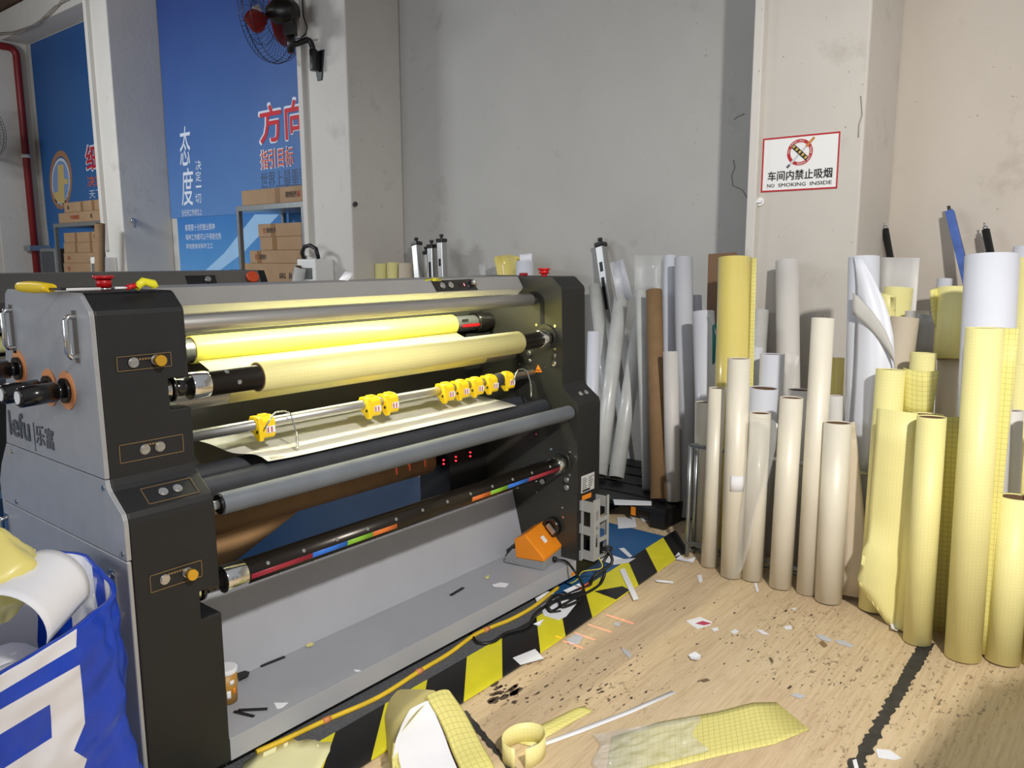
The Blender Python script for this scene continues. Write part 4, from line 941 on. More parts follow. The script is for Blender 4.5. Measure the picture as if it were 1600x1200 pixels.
for (yy, zz, rr, mm) in ((0.05, 1.12, 0.045, m_roller), (0.12, 1.0, 0.05, m_yel), (0.0, 0.9, 0.04, m_roller), (0.1, 0.78, 0.045, m_rubber)):
    b = MB(); b.cyl((-2.3, yy, zz), (-0.02, yy, zz), rr, n=24); T2(b).build('roller', mm, R2)
b = MB(); b.box(-2.3, -0.02, 0.4, 0.42, 0.05, 1.2); T2(b).build('inner_back_plate', m_inner, R2)
# ------------------------------------------------------------------ things on the machine
def at(px, py, z): return fl(px, py, z)
TOPZ = 1.4155
r = thing('utility_knife', at(55, 448, TOPZ), 'yellow utility knife on top of the near end of the machine', 'knife')
a, c = at(32, 448, TOPZ+0.012), at(80, 450, TOPZ+0.012); d = (c-a).normalized(); s = Vector((-d.y, d.x, 0))
b = MB(); rows = []
for i in range(9):
    t = i/8; p = a.lerp(c, t); hh = 0.010+0.005*math.sin(math.pi*t*0.8+0.5); hw = 0.014
    rows.append([p+s*hw*math.cos(q)+Vector((0, 0, hh*math.sin(q))) for q in [2*math.pi*k/12 for k in range(13)]])
b.sheet(rows, 0.001); b.face([len(b.v)-1-k for k in range(12)]); b.build('handle', m_yplast, r)
b = MB(); e = c+d*0.06; b.obox((c+e)/2+Vector((0, 0, -0.002)), d*0.035, s*0.006, (0, 0, 0.003)); b.build('blade_holder', m_blackgloss, r)
b = MB(); b.cyl(at(78, 453.5, TOPZ+0.005), at(157, 451.5, TOPZ+0.005), 0.0045, n=10); tag(b.build('white_rod', m_white), 'thin white rod lying on top of the near end of the machine', 'rod')
r = thing('claw_clip', at(215, 448, TOPZ), 'yellow and red clip lying right of the red stop button', 'clip')
a, c = at(180, 450, TOPZ+0.010), at(242, 449, TOPZ+0.008); d = (c-a).normalized(); s = Vector((-d.y, d.x, 0))
b = MB(); m0 = a.lerp(c, 0.52); b.tube([m0, m0+d*0.02+Vector((0, 0, 0.016)), m0+d*0.05+Vector((0, 0, 0.010)), c], 0.011, 8); b.build('yellow_jaw', mat('lime_plastic', (226, 222, 44), 0.4), r)
b = MB(); b.tube([a.lerp(c, 0.28), a.lerp(c, 0.42)+Vector((0, 0, 0.004)), m0+Vector((0, 0, 0.006))], 0.007, 8); b.build('red_jaw', m_red, r)
b = MB(); b.tube([a, a.lerp(c, 0.3)], 0.003, 6); b.build('tip', m_paper, r)
# bits on the top beam near the control panel
b = MB(); b.tube([at(666, 437, 1.42), at(676, 436.5, 1.423), at(688, 437, 1.419)], 0.006, 8); tag(b.build('yellow_clip', mat('lime_plastic', (226, 222, 44), 0.4)), 'small yellow clip on the top beam above the black control panel', 'clip')
# ------------------------------------------------------------------ in and on the tray
def trayp(px, py): return fl(px, py, 0.1185)
p = trayp(356, 1094); r = thing('paper_tub', p, 'gold and white paper tub in the tray, half hidden behind the near end', 'tub')
b = MB(); b.cyl(p, p+Vector((0, 0, 0.098)), 0.030, 0.033, 36); b.build('tub', mat('tub_gold', (176, 132, 56), 0.45), r)
b = MB(); b.cyl(p+Vector((0, 0, 0.098)), p+Vector((0, 0, 0.112)), 0.0345, n=36); b.cyl(p+Vector((0, 0, 0.112)), p+Vector((0, 0, 0.114)), 0.031, n=36); b.build('lid', m_paper, r, bevel=0.002)
vd = Vector((CAM_LOC.x-p.x, CAM_LOC.y-p.y, 0)).normalized(); sd = Vector((vd.y, -vd.x, 0))*-1
def tubpatch(u, z, w, h, m, nm):
    g = []
    for i in range(4):
        row = []
        for j in range(5):
            a = (u+w*(j/4-0.5))/0.032; rr = 0.0335+0.0; row.append(p+(vd*math.cos(a)+sd*math.sin(a))*rr+Vector((0, 0, z+h*(i/3-0.5))))
        g.append(row)
    b = MB(); b.sheet(g, 0.0006); b.build(nm, m, r)
tubpatch(0.016, 0.072, 0.014, 0.014, m_paper, 'label_patch'); tubpatch(0.004, 0.034, 0.012, 0.026, m_paper, 'label_patch'); tubpatch(0.022, 0.042, 0.010, 0.018, m_orange, 'label_swirl')
def flat(name, pts, z, th, m, label, cat, grp=None):
    P_ = [fl(x, y, z) for x, y in pts]; b = MB(); b.prism([(q.x, q.y) for q in P_], 'z', z, z+th); return tag(b.build(name, m, bevel=0.0006), label, cat, grp)
zt = 0.1195
def bar(px0, py0, px1, py1, w, z, th, m):
    a, c = fl(px0, py0, z), fl(px1, py1, z); d = (c-a).normalized(); s = Vector((-d.y, d.x, 0)); b = MB()
    b.obox((a+c)/2+Vector((0, 0, th/2)), (c-a)/2, s*w/2, (0, 0, th/2)); b.cyl(a+d*0.008+Vector((0, 0, th)), a+d*0.008+Vector((0, 0, th+0.001)), 0.0025, n=8); return b
b = bar(366, 1112, 397, 1120, 0.011, zt, 0.003, m_black); b2 = bar(372, 1110, 418, 1108, 0.010, zt+0.003, 0.003, m_black)
r = thing('bracket_arms', trayp(385, 1112), 'pair of crossed black metal arms in the tray beside the paper tub', 'bracket'); b.build('lower_arm', m_black, r, bevel=0.001); b2.build('upper_arm', m_black, r, bevel=0.001)
tag(bar(407, 1042, 445, 1027, 0.012, 0.112, 0.004, m_black).build('flat_bar', m_black, bevel=0.001), 'flat black bar at the fold of the tray, near its left end', 'metal bar')
tag(bar(704, 931, 724, 919, 0.013, zt-0.005, 0.004, m_black).build('flat_bar', m_black, bevel=0.001), 'short flat black bar in the tray in front of the foot pedal', 'metal bar')
flat('metal_bracket', [(371, 1054), (383, 1050), (390, 1052), (388, 1057), (374, 1064)], zt, 0.006, m_black, 'small black metal bracket behind the paper tub', 'bracket')
flat('paper_scrap', [(428, 1098), (451, 1098), (441, 1106), (433, 1108)], zt, 0.0008, m_paper, 'white torn paper at the tray edge left of the brown stain', 'paper scrap')
flat('paper_scrap', [(478, 1008), (485, 1004), (491, 1006), (486, 1010), (479, 1011)], 0.1165, 0.001, m_yel, 'small pale yellow scrap at the fold of the tray', 'paper scrap')
flat('paper_scrap', [(552, 1046), (562, 1047), (564, 1049), (556, 1050)], zt, 0.001, m_paper, 'tiny white scrap in the middle of the tray edge', 'paper scrap')
flat('paper_scrap', [(768, 914), (782, 910), (795, 912), (790, 918), (772, 917)], zt, 0.0008, m_paper, 'white shredded scrap in the tray below the foot pedal', 'paper scrap')
flat('paper_scrap', [(757, 903), (764, 898), (764, 903), (760, 905)], zt, 0.001, m_yel, 'tiny pale scrap in the tray left of the foot pedal', 'paper scrap')
# foot pedal
z0 = 0.119
A, B_, C_ = fl(788, 878, z0), fl(850, 892, z0), fl(878, 868, z0)
u = (B_-A); v = (C_-B_); up = Vector((0, 0, 1))
FPd = thing('foot_pedal', (A+C_)/2, 'orange covered foot pedal standing in the tray', 'foot pedal')
def fprof(prof, v0, v1, name, m, bevel=0.002, par=FPd):
    b = MB(); k = len(b.v); n = len(prof)
    for vv in (v0, v1): b.v += [A+u*p+v*vv+up*h for p, h in prof]
    b.face([k+i for i in range(n)]); b.face([k+n+i for i in range(n)][::-1])
    for i in range(n): j = (i+1) % n; b.face((k+j, k+i, k+n+i, k+n+j))
    return b.build(name, m, par, bevel=bevel)
m_pg = mat('pedal_grey', (142, 144, 146), 0.45)
fprof([(0.0, 0.0), (1.0, 0.0), (1.0, 0.040), (0.34, 0.034), (0.30, 0.014), (0.0, 0.012)], 0.0, 1.0, 'base', m_pg)
fprof([(0.30, 0.034), (1.01, 0.042), (1.01, 0.056), (0.52, 0.152), (0.26, 0.120)], -0.01, 1.01, 'cover', m_orange, 0.004)
fprof([(0.02, 0.016), (0.06, 0.016), (0.30, 0.060), (0.34, 0.10), (0.30, 0.10), (0.10, 0.062)], 0.10, 0.90, 'treadle', m_blackgloss, 0.003)
fprof([(0.02, 0.012), (0.32, 0.012), (0.32, 0.075), (0.20, 0.070), (0.04, 0.030)], -0.005, 0.05, 'guard_lug', m_pg, 0.003)
nrm = u.normalized()*0.70+up*0.714; ctr = A+u*0.77+v*0.5+up*0.1048
b = MB(); b.obox(ctr, (u.normalized()*0.714-up*0.70)*0.017, v.normalized()*0.015, nrm*0.0006); b.build('paper_label', m_white, FPd)
q = A+u*1.0+v*0.5+up*0.02; b = MB(); b.cyl(q, q+u.normalized()*0.016, 0.012, n=16); b.build('cable_grommet', m_cable, FPd)
# cables
def cable(name, pts, rad, m, label, cat='cable', grp=None, n=60):
    P_ = [Vector(p) for p in pts]; out = []
    for i in range(len(P_)-1):
        p0, p1, p2, p3 = P_[max(i-1, 0)], P_[i], P_[i+1], P_[min(i+2, len(P_)-1)]
        for k in range(8):
            t = k/8; out.append(0.5*((2*p1)+(p2-p0)*t+(2*p0-5*p1+4*p2-p3)*t*t+(3*p1-p0-3*p2+p3)*t**3))
    out.append(P_[-1]); b = MB(); b.tube(out, rad, 8, caps=True); return tag(b.build(name, m), label, cat, grp)
q = A+u*1.06+v*0.5+up*0.02
cable('pedal_cable', [q, fl(884, 877, 0.135), fl(896, 890, 0.128), fl(906, 905, 0.08), fl(912, 918, 0.03), fl(908, 928, 0.015), fl(885, 936, 0.012), fl(866, 942, 0.012), fl(856, 950, 0.012), fl(860, 957, 0.012), fl(876, 955, 0.012)], 0.0055, m_cable, 'black cable running from the foot pedal over the tray edge')
sk = Vector((2.995, 1.915, 0.155))
cable('power_cable', [sk, sk+Vector((0.005, -0.035, 0.0)), sk+Vector((0.0, -0.06, -0.05)), fl(929, 900, 0.06), fl(920, 915, 0.012), fl(900, 923, 0.012), fl(878, 934, 0.012), fl(855, 945, 0.02), fl(836, 960, 0.02), fl(830, 972, 0.014), fl(820, 981, 0.013), fl(790, 990, 0.013), fl(770, 1003, 0.013), fl(748, 1005, 0.013), fl(738, 994, 0.013), fl(736, 987, 0.02)], 0.0075, m_cable, 'thick black power cable looping from the bracket along the hazard tape', grp=None)
cable('power_cable', [sk+Vector((0.03, 0, 0.005)), sk+Vector((0.045, -0.03, 0.0)), fl(942, 880, 0.10), fl(945, 895, 0.05), fl(938, 912, 0.013), fl(925, 922, 0.012), fl(905, 932, 0.012), fl(880, 945, 0.012), fl(862, 955, 0.014), fl(856, 943, 0.03), fl(870, 930, 0.012), fl(896, 930, 0.012), fl(905, 938, 0.012), fl(880, 948, 0.02), fl(874, 940, 0.02)], 0.007, m_cable, 'black power cable hanging in a bow right of the bracket, ending in a coil')
cable('earth_wire', [sk+Vector((-0.03, 0.0, -0.02)), sk+Vector((-0.035, -0.03, -0.07)), fl(911, 893, 0.06), fl(903, 904, 0.02), fl(897, 909, 0.012), fl(890, 912, 0.012)], 0.003, mat('yellow_green_wire', (206, 196, 84), 0.5), 'thin yellow earth wire hanging from the bracket')
cable('yellow_hose', [fl(872, 918, 0.016), fl(835, 947, 0.016), fl(800, 967, 0.016), fl(770, 979, 0.016), fl(740, 993, 0.016), fl(700, 1022, 0.016), fl(655, 1049, 0.016), fl(590, 1090, 0.016), fl(510, 1125, 0.016), fl(450, 1153, 0.016), fl(400, 1175, 0.016)], 0.0085, m_ycable, 'yellow hose along the floor in front of the tray', 'hose')
for i, (px, py) in enumerate(((760, 983.5), (510, 1125), (655, 1049))):
    c = fl(px, py, 0.016); b = MB(); dd = Vector((1, -0.05, 0)); b.cyl(c-dd*0.014, c+dd*0.014, 0.0105, n=14)
    tag(b.build('hose_tape', m_copper), 'tan tape wrap on the yellow hose, %s' % ('nearest the cable loop', 'nearest the near end of the machine', 'beside the curled yellow sheet')[i], 'tape', 'tape wraps on the yellow hose')
# ------------------------------------------------------------------ rolls
def axis_plane(top, low, xb, xt, zb=0.0):
    n = ray(*top).cross(ray(*low)); y = (n.dot(CAM_LOC)-n.x*xb-n.z*zb)/n.y
    return Vector((xb, y, zb)), hit(top[0], top[1], 'x', xt)
def roll(base, top, wpx, m, label, core=0.80, group=None, name='film_roll', cat='film roll', shell=0.93, cm=None, r=None):
    base, top = Vector(base), Vector(top); rr = r or wpx/2*depth(top)/F_PX
    t = thing(name, base, label, cat, group); d = (top-base).normalized()
    base = base+Vector((0, 0, 0.002+rr*math.hypot(d.x, d.y)))     # the tilted foot just touches its support
    b = MB(); b.hollow(base, top, rr, rr*shell, 40); b.build('film', m, t)
    b = MB(); b.hollow(base+d*0.002, top-d*0.004, rr*shell*0.998, rr*core, 32); b.build('core_tube', cm or m_core, t)
    t['_r'] = rr; del t['_r']
    return t, base, top, rr
def froll(bx, by, tx, ty, wpx, m, label, dx=0.03, **k):
    base = fl(bx, by); top = hit(tx, ty, 'x', base.x+dx); return roll(base, top, wpx, m, label, **k)
def broll(top, low, xb, xt, wpx, m, label, zb=0.0, **k):
    base, tp = axis_plane(top, low, xb, xt, zb); return roll(base, tp, wpx, m, label, **k)
GS = 'pearl champagne film rolls standing in front of the rack'
froll(1108, 884, 1121, 606, 26, m_satin, 'narrow pearl champagne roll, leftmost of the front row', group=GS)
rc = froll(1143, 900, 1155, 560, 35, m_satin, 'tall pearl champagne roll with a white paper label', group=GS)
rd = froll(1175, 905, 1188, 645, 32, m_satin, 'short pearl champagne roll half wrapped in loose clear film', group=GS)
froll(1219, 917, 1237, 621, 35, m_satin, 'pearl champagne roll standing right of the one in clear film', group=GS)
froll(1261, 926, 1286, 497, 34, m_satin, 'tallest pearl champagne roll, in the front row below the sign', group=GS)
rg = froll(1294, 939, 1309, 660, 41, m_satin, 'pearl champagne roll at the right end of its row, film flaring behind it', group=GS)
broll((1099, 628), (1096, 800), 3.665, 3.69, 25, m_satin, 'pearl champagne roll standing behind the left upright of the rack', group=GS)
# label on the tall roll
t, b0, t0, rr = rc; zc = hit(1143, 752, 'x', b0.x).z; vd = Vector((CAM_LOC.x-b0.x, CAM_LOC.y-b0.y, 0)).normalized(); sd = Vector((-vd.y, vd.x, 0)); g = []
for i in range(3):
    f = (zc-0.037+0.074*i/2-b0.z)/(t0.z-b0.z); ax = b0.lerp(t0, f); g.append([ax+(vd*math.cos(a)+sd*math.sin(a))*(rr+0.001) for a in [0.95-1.35*j/8 for j in range(9)]])
b = MB(); b.sheet(g, 0.0006); b.build('paper_label', m_paper, t)
# clear film hanging from the short roll
t, b0, t0, rr = rd; X = b0.x-rr-0.006; g = []
pl_ = [(1172, 652, 1206, 655), (1170, 690, 1215, 662), (1165, 740, 1212, 700), (1158, 790, 1200, 750), (1152, 830, 1183, 800), (1146, 870, 1172, 850), (1140, 905, 1160, 890), (1137, 917, 1140, 918)]
for i, (xa, ya, xb_, yb_) in enumerate(pl_):
    row = []
    for j in range(7):
        q = j/6; p = hit(xa+(xb_-xa)*q, ya+(yb_-ya)*q, 'x', X+0.012*math.sin(q*3.0+i*0.4)-0.012-0.03*max(0, i-5)*0.3); p.z = max(p.z, 0.003); row.append(p)
    g.append(row)
b = MB(); b.sheet(g, 0.0006); b.build('loose_film', m_clear, t)
# flaring film behind the last roll
t, b0, t0, rr = rg; g = []
for i in range(8):
    q = i/7; ax = b0.lerp(t0, 1-q*0.97); w = 0.012+0.115*q; row = []
    for j in range(6):
        s = j/5; row.append(ax+Vector((rr*0.7+0.02*s, -rr*0.75-w*s, 0)))
    g.append(row)
b = MB(); b.sheet(g, 0.0006); b.build('flared_film', m_satin2, t)
# yellow rolls in front
GY = 'pale yellow grid film rolls at the right'
froll(1433, 1003, 1456, 651, 42, m_yel, 'slim pale yellow roll in front of the loose yellow sheet', group=GY)
ry = froll(1504, 1027, 1539, 512, 54, m_yel, 'tall pale yellow roll with a grid strip peeling off its right side', group=GY)
froll(1566, 1033, 1588, 776, 50, m_yel, 'short pale yellow roll at the lower right, its open end in view', group=GY)
froll(1622, 1038, 1636, 640, 50, m_yel, 'pale yellow roll cut off by the right border', group=GY)
r6 = broll((1392, 577), (1364, 945), 3.47, 3.54, 43, m_yel, 'pale yellow roll rising behind the crumpled yellow sheet', group=GY)
rn = broll((1450, 647), (1424, 960), 3.37, 3.42, 44, m_yel, 'yellow roll behind the slim one, its sheet unwound to the left', group=GY)
# strip off the tall yellow roll
t, b0, t0, rr = ry; g = []
for i in range(9):
    q = i/8; ax = t0.lerp(b0, q*0.99); row = []
    for j in range(5):
        s = j/4; row.append(ax+Vector((rr*0.55+0.006*s, -rr*0.8-0.050*s*(1-0.5*q), 0)))
    g.append(row)
b = MB(); b.sheet(g, 0.0007); b.build('peeling_strip', m_yelg, t)
# unwound sheet with the crumpled foot
t, b0, t0, rr = rn; g = []
edge = [(1370, 638, 1434, 646), (1366, 690, 1430, 700), (1361, 745, 1426, 760), (1357, 800, 1421, 820), (1353, 845, 1416, 868), (1347, 862, 1412, 900), (1343, 885, 1410, 930), (1340, 905, 1408, 955), (1341, 915, 1406, 978), (1350, 926, 1403, 998)]
for i, (xa, ya, xb_, yb_) in enumerate(edge):
    row = []
    for j in range(9):
        q = j/8; X = 3.372-0.030*math.sin(math.pi*q)*(0.6 if i < 5 else 1.0)
        if 5 <= i <= 8: X += (-0.05, 0.0, -0.045, -0.01)[i-5]*(1-q)**1.0
        p = hit(xa+(xb_-xa)*q, ya+(yb_-ya)*q, 'x', X); p.z = max(p.z, 0.002); row.append(p)
    g.append(row)
b = MB(); b.sheet(g, 0.0008, smooth=True); b.build('unwound_sheet', m_yel, t)
# sheet between the slim and the tall roll
g = []
for i in range(5):
    q = i/4; row = []
    for j in range(5):
        s = j/4; p = hit(1462+(1502-1462)*s-14*q, 650+(1006-650)*q+2*s, 'x', 3.40+0.01*math.sin(3*s)); p.z = max(p.z, 0.002); row.append(p)
    g.append(row)
b = MB(); b.sheet(g, 0.0008); tag(b.build('film_sheet', m_yelg), 'yellow grid sheet standing between the slim and the tall yellow roll', 'film')
# flap beside the roll behind the crumpled sheet
t, b0, t0, rr = r6; g = []
for i in range(5):
    q = i/4; row = []
    for j in range(7):
        s = j/6; row.append(hit(1411+(1467-1411)*s-10*q*s, 574+7*math.sin(s*2.5)+(645-574)*q, 'x', 3.54-0.02*math.sin(2.6*s)))
    g.append(row)
b = MB(); b.sheet(g, 0.0008); b.build('grid_flap', m_yelg, t)
# tall white rolls
GW = 'white film rolls leaning at the wall'
broll((1550, 399), (1537, 650), 3.42, 3.60, 75, m_wfilm, 'thick tall white roll behind the tall yellow one', core=0.55, group=GW)
rw = broll((1350, 402), (1343, 745), 3.62, 3.80, 46, m_wfilm, 'tall white roll with a wide sheet unfurled across it', group=GW)
t, b0, t0, rr = rw; g = []
fe = [(1334, 401, 1346, 401), (1336, 415, 1354, 416), (1337, 430, 1363, 431), (1338, 448, 1372, 449), (1338, 470, 1382, 471), (1338, 495, 1390, 495), (1337, 525, 1396, 525), (1336, 560, 1398, 560), (1334, 600, 1394, 600), (1331, 650, 1386, 650), (1328, 695, 1377, 697), (1326, 725, 1366, 728), (1326, 738, 1352, 743)]
def xr(py): return 3.80-0.135*(py-402)/343
for i, (xa, ya, xb_, yb_) in enumerate(fe):
    row = []
    for j in range(11):
        q = j/10; py = ya+(yb_-ya)*q; row.append(hit(xa+(xb_-xa)*q, py, 'x', xr(py)-rr-0.006-0.028*math.sin(math.pi*min(1, q*1.1))*min(1, i/3)))
    g.append(row)
b = MB(); b.sheet(g, 0.0008); b.build('unfurled_sheet', m_wfilm, t)
# the strip of its back that shows where it folds over
g = []
for xa, ya, xb_, yb_ in ((1332, 457, 1332, 492), (1340, 462, 1339, 496), (1350, 472, 1349, 505), (1362, 485, 1361, 517), (1374, 501, 1374, 532), (1386, 521, 1386, 549), (1395, 545, 1396, 566), (1399, 570, 1399, 580)):
    g.append([hit(xa+(xb_-xa)*q, ya+(yb_-ya)*q, 'x', xr(ya+(yb_-ya)*q)-rr-0.042+0.010*abs(q-0.5)) for q in (0, 0.25, 0.5, 0.75, 1)])
b = MB(); b.sheet(g, 0.0008); b.build('folded_edge', mat('liner_grey', (186, 184, 178), 0.6), t)
broll((1230, 408), (1231, 545), 4.05, 4.34, 35, m_wfilm2, 'warm white roll leaning on the pillar below the sign', group=GW)
broll((1181, 542), (1178, 600), 3.95, 3.99, 22, m_wfilm, 'white roll behind the tall labelled champagne roll', group=GW)
broll((1207, 553), (1204, 620), 3.83, 3.87, 37, m_wfilm, 'white roll standing just left below the warm white one', group=GW)
broll((1194, 606), (1190, 660), 3.69, 3.70, 43, m_wfilm, 'short wide white roll behind the roll in clear film', group=GW)
broll((1250, 609), (1247, 660), 3.69, 3.72, 36, m_wfilm2, 'short white roll left of the tallest champagne roll', group=GW)
broll((1306, 618), (1304, 700), 3.68, 3.72, 23, m_wfilm2, 'short white roll behind the right end of the champagne row', group=GW)
broll((1309, 559), (1307, 610), 3.86, 3.92, 20, m_yelgloss, 'yellow roll peeping out left of the white roll with the unfurled sheet', group='yellow rolls behind the rack')
# liner flap under the warm white roll
g = []
for i in range(5):
    q = i/4; g.append([hit(1225+(1249-1225)*s-(6+14*s)*q, 545+12*s+80*q, 'x', 4.12-0.02*q+0.01*math.sin(3*s)) for s in (0, 0.33, 0.66, 1)])
b = MB(); b.sheet(g, 0.001); tag(b.build('paper_flap', m_wfilm2), 'torn pale paper flap hanging below the warm white roll', 'paper')
ry2 = broll((1148, 403), (1143, 590), 3.74, 3.94, 50, m_yelgloss, 'glossy yellow roll standing tall left of the sign pillar', group='yellow rolls behind the rack')
t, b0, t0, rr = ry2; g = []
for i in range(6):
    q = i/5; ax = t0.lerp(b0, q*0.6); g.append([ax+Vector((rr*0.2, -rr*0.99-0.028*s, 0)) for s in (0, 0.33, 0.66, 1)])
b = MB(); b.sheet(g, 0.0008); b.build('grid_flap', m_yelg, t)
rwg = broll((1099, 487), (1104, 640), 3.86, 4.05, 34, m_wfilm, 'glossy white roll with torn curling film at its top', group=GW)
t, b0, t0, rr = rwg; g = []
for i in range(8):
    q = i/7; a = 2.5*q; g.append([hit(1103+(14+6*math.sin(a))*(0.3+0.5*q)+4*s, 490+10*s+30*q, 'x', 4.05-rr-0.02-0.03*math.sin(a)*(1-s*0.3)) for s in (0, 0.5, 1)])
b = MB(); b.sheet(g, 0.0008); b.build('torn_film', m_wfilm, t)
b = MB(); g = [[hit(1113+7*s-3*q*s, 508-3*s+62*q, 'x', 3.97) for s in (0, 0.5, 1)] for q in (0, 0.5, 1)]; b.sheet(g, 0.002); tag(b.build('teal_card', mat('teal_card', (36, 136, 128), 0.5)), 'narrow teal card between the torn white roll and the glossy yellow one', 'card')
broll((1187, 485), (1183, 545), 4.10, 4.37, 28, m_frost, 'silver roll leaning between the glossy yellow and the warm white roll', group='frosted rolls')
b = MB(); g = [[hit(1107+44*s-3*q, 397-3*s+110*q, 'x', 4.30-0.05*q) for s in (0, 0.5, 1)] for q in (0, 0.5, 1)]; b.sheet(g, 0.006, smooth=False); tag(b.build('card_board', mat('dark_card', (116, 90, 66), 0.8)), 'flat brown card board standing behind the glossy yellow roll', 'board')
# right background
broll((1414, 496), (1402, 580), 3.84, 3.98, 42, m_satin2, 'beige pearl roll between the unfurled sheet and the yellow rolls', group='pearl rolls behind the rack')
b = MB(); g = [[hit(1434+33*s-6*q*s, 490+4*s+64*q, 'x', 4.02+0.02*math.sin(4*s)) for s in (0, 0.25, 0.5, 0.75, 1)] for q in (0, 0.33, 0.66, 1)]; b.sheet(g, 0.0008); tag(b.build('film_sheet', m_gfilm), 'crumpled silver grey sheet right of the beige pearl roll', 'film')
broll((1443, 551), (1440, 600), 3.72, 3.78, 38, m_yel, 'short dull yellow roll in front of the silver grey sheet', group=GY)
base, tp = axis_plane((1489, 450), (1483, 562), 3.80, 4.04); dd = (tp-base); zz_ = hit(1483, 562, 'x', 3.97).z; f = (zz_-base.z)/dd.z; rr = 45/2*depth(tp)/F_PX
t = thing('film_roll', base, 'yellow roll on a long gold tube, with a curled flap at its top left', 'film roll', GY)
b = MB(); b.hollow(base+dd*f, tp, rr, rr*0.8, 36); b.build('film', m_yel, t)
b = MB(); b.hollow(base+Vector((0, 0, 0.012)), base+dd*f*1.05, rr*0.72, rr*0.6, 32); b.build('long_tube', m_satin2, t)
g = [[hit(1469-(16-9*q)*s-3*math.sin(3*q)*s, 449+4*s+60*q, 'x', 4.02-0.05*math.sin(1.6*s)) for s in (0, 0.33, 0.66, 1)] for q in (0, 0.25, 0.5, 0.75, 1)]
b = MB(); b.sheet(g, 0.0008); b.build('grid_flap', m_yelg, t)
broll((1404, 450), (1393, 540), 4.06, 4.24, 42, m_yel, 'yellow roll with a folded sheet, behind the beige pearl roll', group=GY)
b = MB(); g = [[hit(1372+28*s-2*q*s, 456+8*s+(90-26*s)*q, 'x', 4.05-0.05*math.sin(3.1*s)*(1-q)) for s in (0, 0.33, 0.66, 1)] for q in (0, 0.33, 0.66, 1)]; b.sheet(g, 0.0008); tag(b.build('film_sheet', m_yel), 'folded yellow sheet right of the unfurled white sheet', 'film')
b = MB(); g = [[hit(1376+61*s-(2+6*s)*q, 402+1*s+110*q, 'x', 4.55+0.05*math.cos(3.1*s)-0.1*q) for s in (0, 0.2, 0.4, 0.6, 0.8, 1)] for q in (0, 0.33, 0.66, 1)]; b.sheet(g, 0.0012); tag(b.build('paper_sheet', m_wfilm2), 'large off white sheet leaning at the wall in front of the short black rod', 'paper')
broll((1433, 486), (1430, 540), 4.0, 4.12, 34, m_wfilm2, 'small off white roll end behind the silver grey sheet', group='small white roll ends')
broll((1476, 436), (1472, 500), 4.5, 4.72, 22, m_wfilm, 'small white roll end behind the yellow roll on the gold tube', group='small white roll ends')
def rod(top, low, xb, xt, w, m, label, tip=True, name='shaft_rod'):
    base, tp = axis_plane(top, low, xb, xt); rr = w/2*depth(tp)/F_PX; t = thing(name, base, label, 'rod'); d = (tp-base).normalized()
    b = MB(); b.cyl(base+Vector((0, 0, rr*0.4)), tp, rr, n=24); b.build('bar', m, t)
    if tip: b = MB(); b.cyl(tp, tp+d*rr*0.9, rr*0.62, n=18); b.cyl(tp+d*rr*0.9, tp+d*rr*1.9, rr*0.25, n=12); b.build('tip', m_steel, t)
    return t
rod((1383, 358), (1390, 398), 4.80, 4.94, 10.5, m_black, 'short black rod leaning at the wall above the off white sheet', tip=True)
rod((1540, 359), (1547, 393), 4.60, 4.94, 11.5, m_black, 'black rod with a stepped metal tip behind the thick white roll')
base, tp = axis_plane((1484, 330), (1511, 440), 4.30, 4.96); t = thing('blue_beam', base, 'scuffed blue metal beam leaning at the wall, right background', 'beam'); d = (tp-base).normalized(); s = d.cross(Vector((1, 0, 0))).normalized(); w_ = d.cross(s)
b = MB(); b.obox(base.lerp(tp, 0.505), s*0.020, w_*0.020, (tp-base)*0.495); b.build('beam', mat('scuffed_blue', (74, 104, 176), 0.45, var=0.3, vs=14), t, bevel=0.003)
b = MB(); b.cyl(tp, tp+d*0.03, 0.009, n=12); b.build('bolt', m_tape, t)
for f in (0.83, 0.90): b = MB(); q = base.lerp(tp, f)-w_*0.0205; b.obox(q+s*0.004, s*0.010, w_*0.0012 , d*0.03); b.build('paint_chip', m_tape, t)
broll((1582, 641), (1577, 760), 3.53, 3.56, 30, m_wfilm2, 'grey white roll right of the tall yellow roll with the peeling strip', group=GW)
broll((1594, 569), (1588, 640), 3.68, 3.74, 30, m_yel, 'yellow roll between the thick white roll and the right border', group=GY)
broll((1612, 404), (1600, 560), 3.72, 3.92, 46, m_yel, 'tall yellow roll at the upper right border', group=GY)
broll((1606, 388), (1600, 420), 4.2, 4.5, 40, m_wfilm, 'white roll end at the upper right border', group=GW)
# ------------------------------------------------------------------ rolls at the corner behind the machine
GF = 'frosted film rolls on the pallet'
pz = 0.115
pal = thing('pallet', (4.15, 2.45, 0), 'dark pallet under the frosted and kraft rolls, right behind the machine', 'pallet')
b = MB()
for i in range(5): b.box(3.80+0.185*i, 3.80+0.185*i+0.15, 2.02, 2.95, 0.088, 0.112)
b.build('deck', m_black, pal, bevel=0.003)
for y in (2.02, 2.44, 2.86): b = MB(); b.box(3.80, 4.69, y, y+0.09, 0.004, 0.088); b.build('bearer', m_black, pal)
b = MB(); b.box(3.797, 3.799, 2.20, 2.23, 0.05, 0.10); b.build('orange_mark', m_orange, pal)
def pr(top, low, xb, xt, w, m, label, **k): return broll(top, low, xb, xt, w, m, label, zb=pz, **k)
pr((1022, 454), (1029, 770), 3.93, 4.25, 25, m_kraft, 'brown kraft tube standing on the pallet', name='kraft_tube', cat='paper tube', group=None)
pr((1001, 453), (1010, 700), 4.08, 4.36, 17, m_frost, 'slim frosted roll close behind the kraft tube, on its left', group=GF)
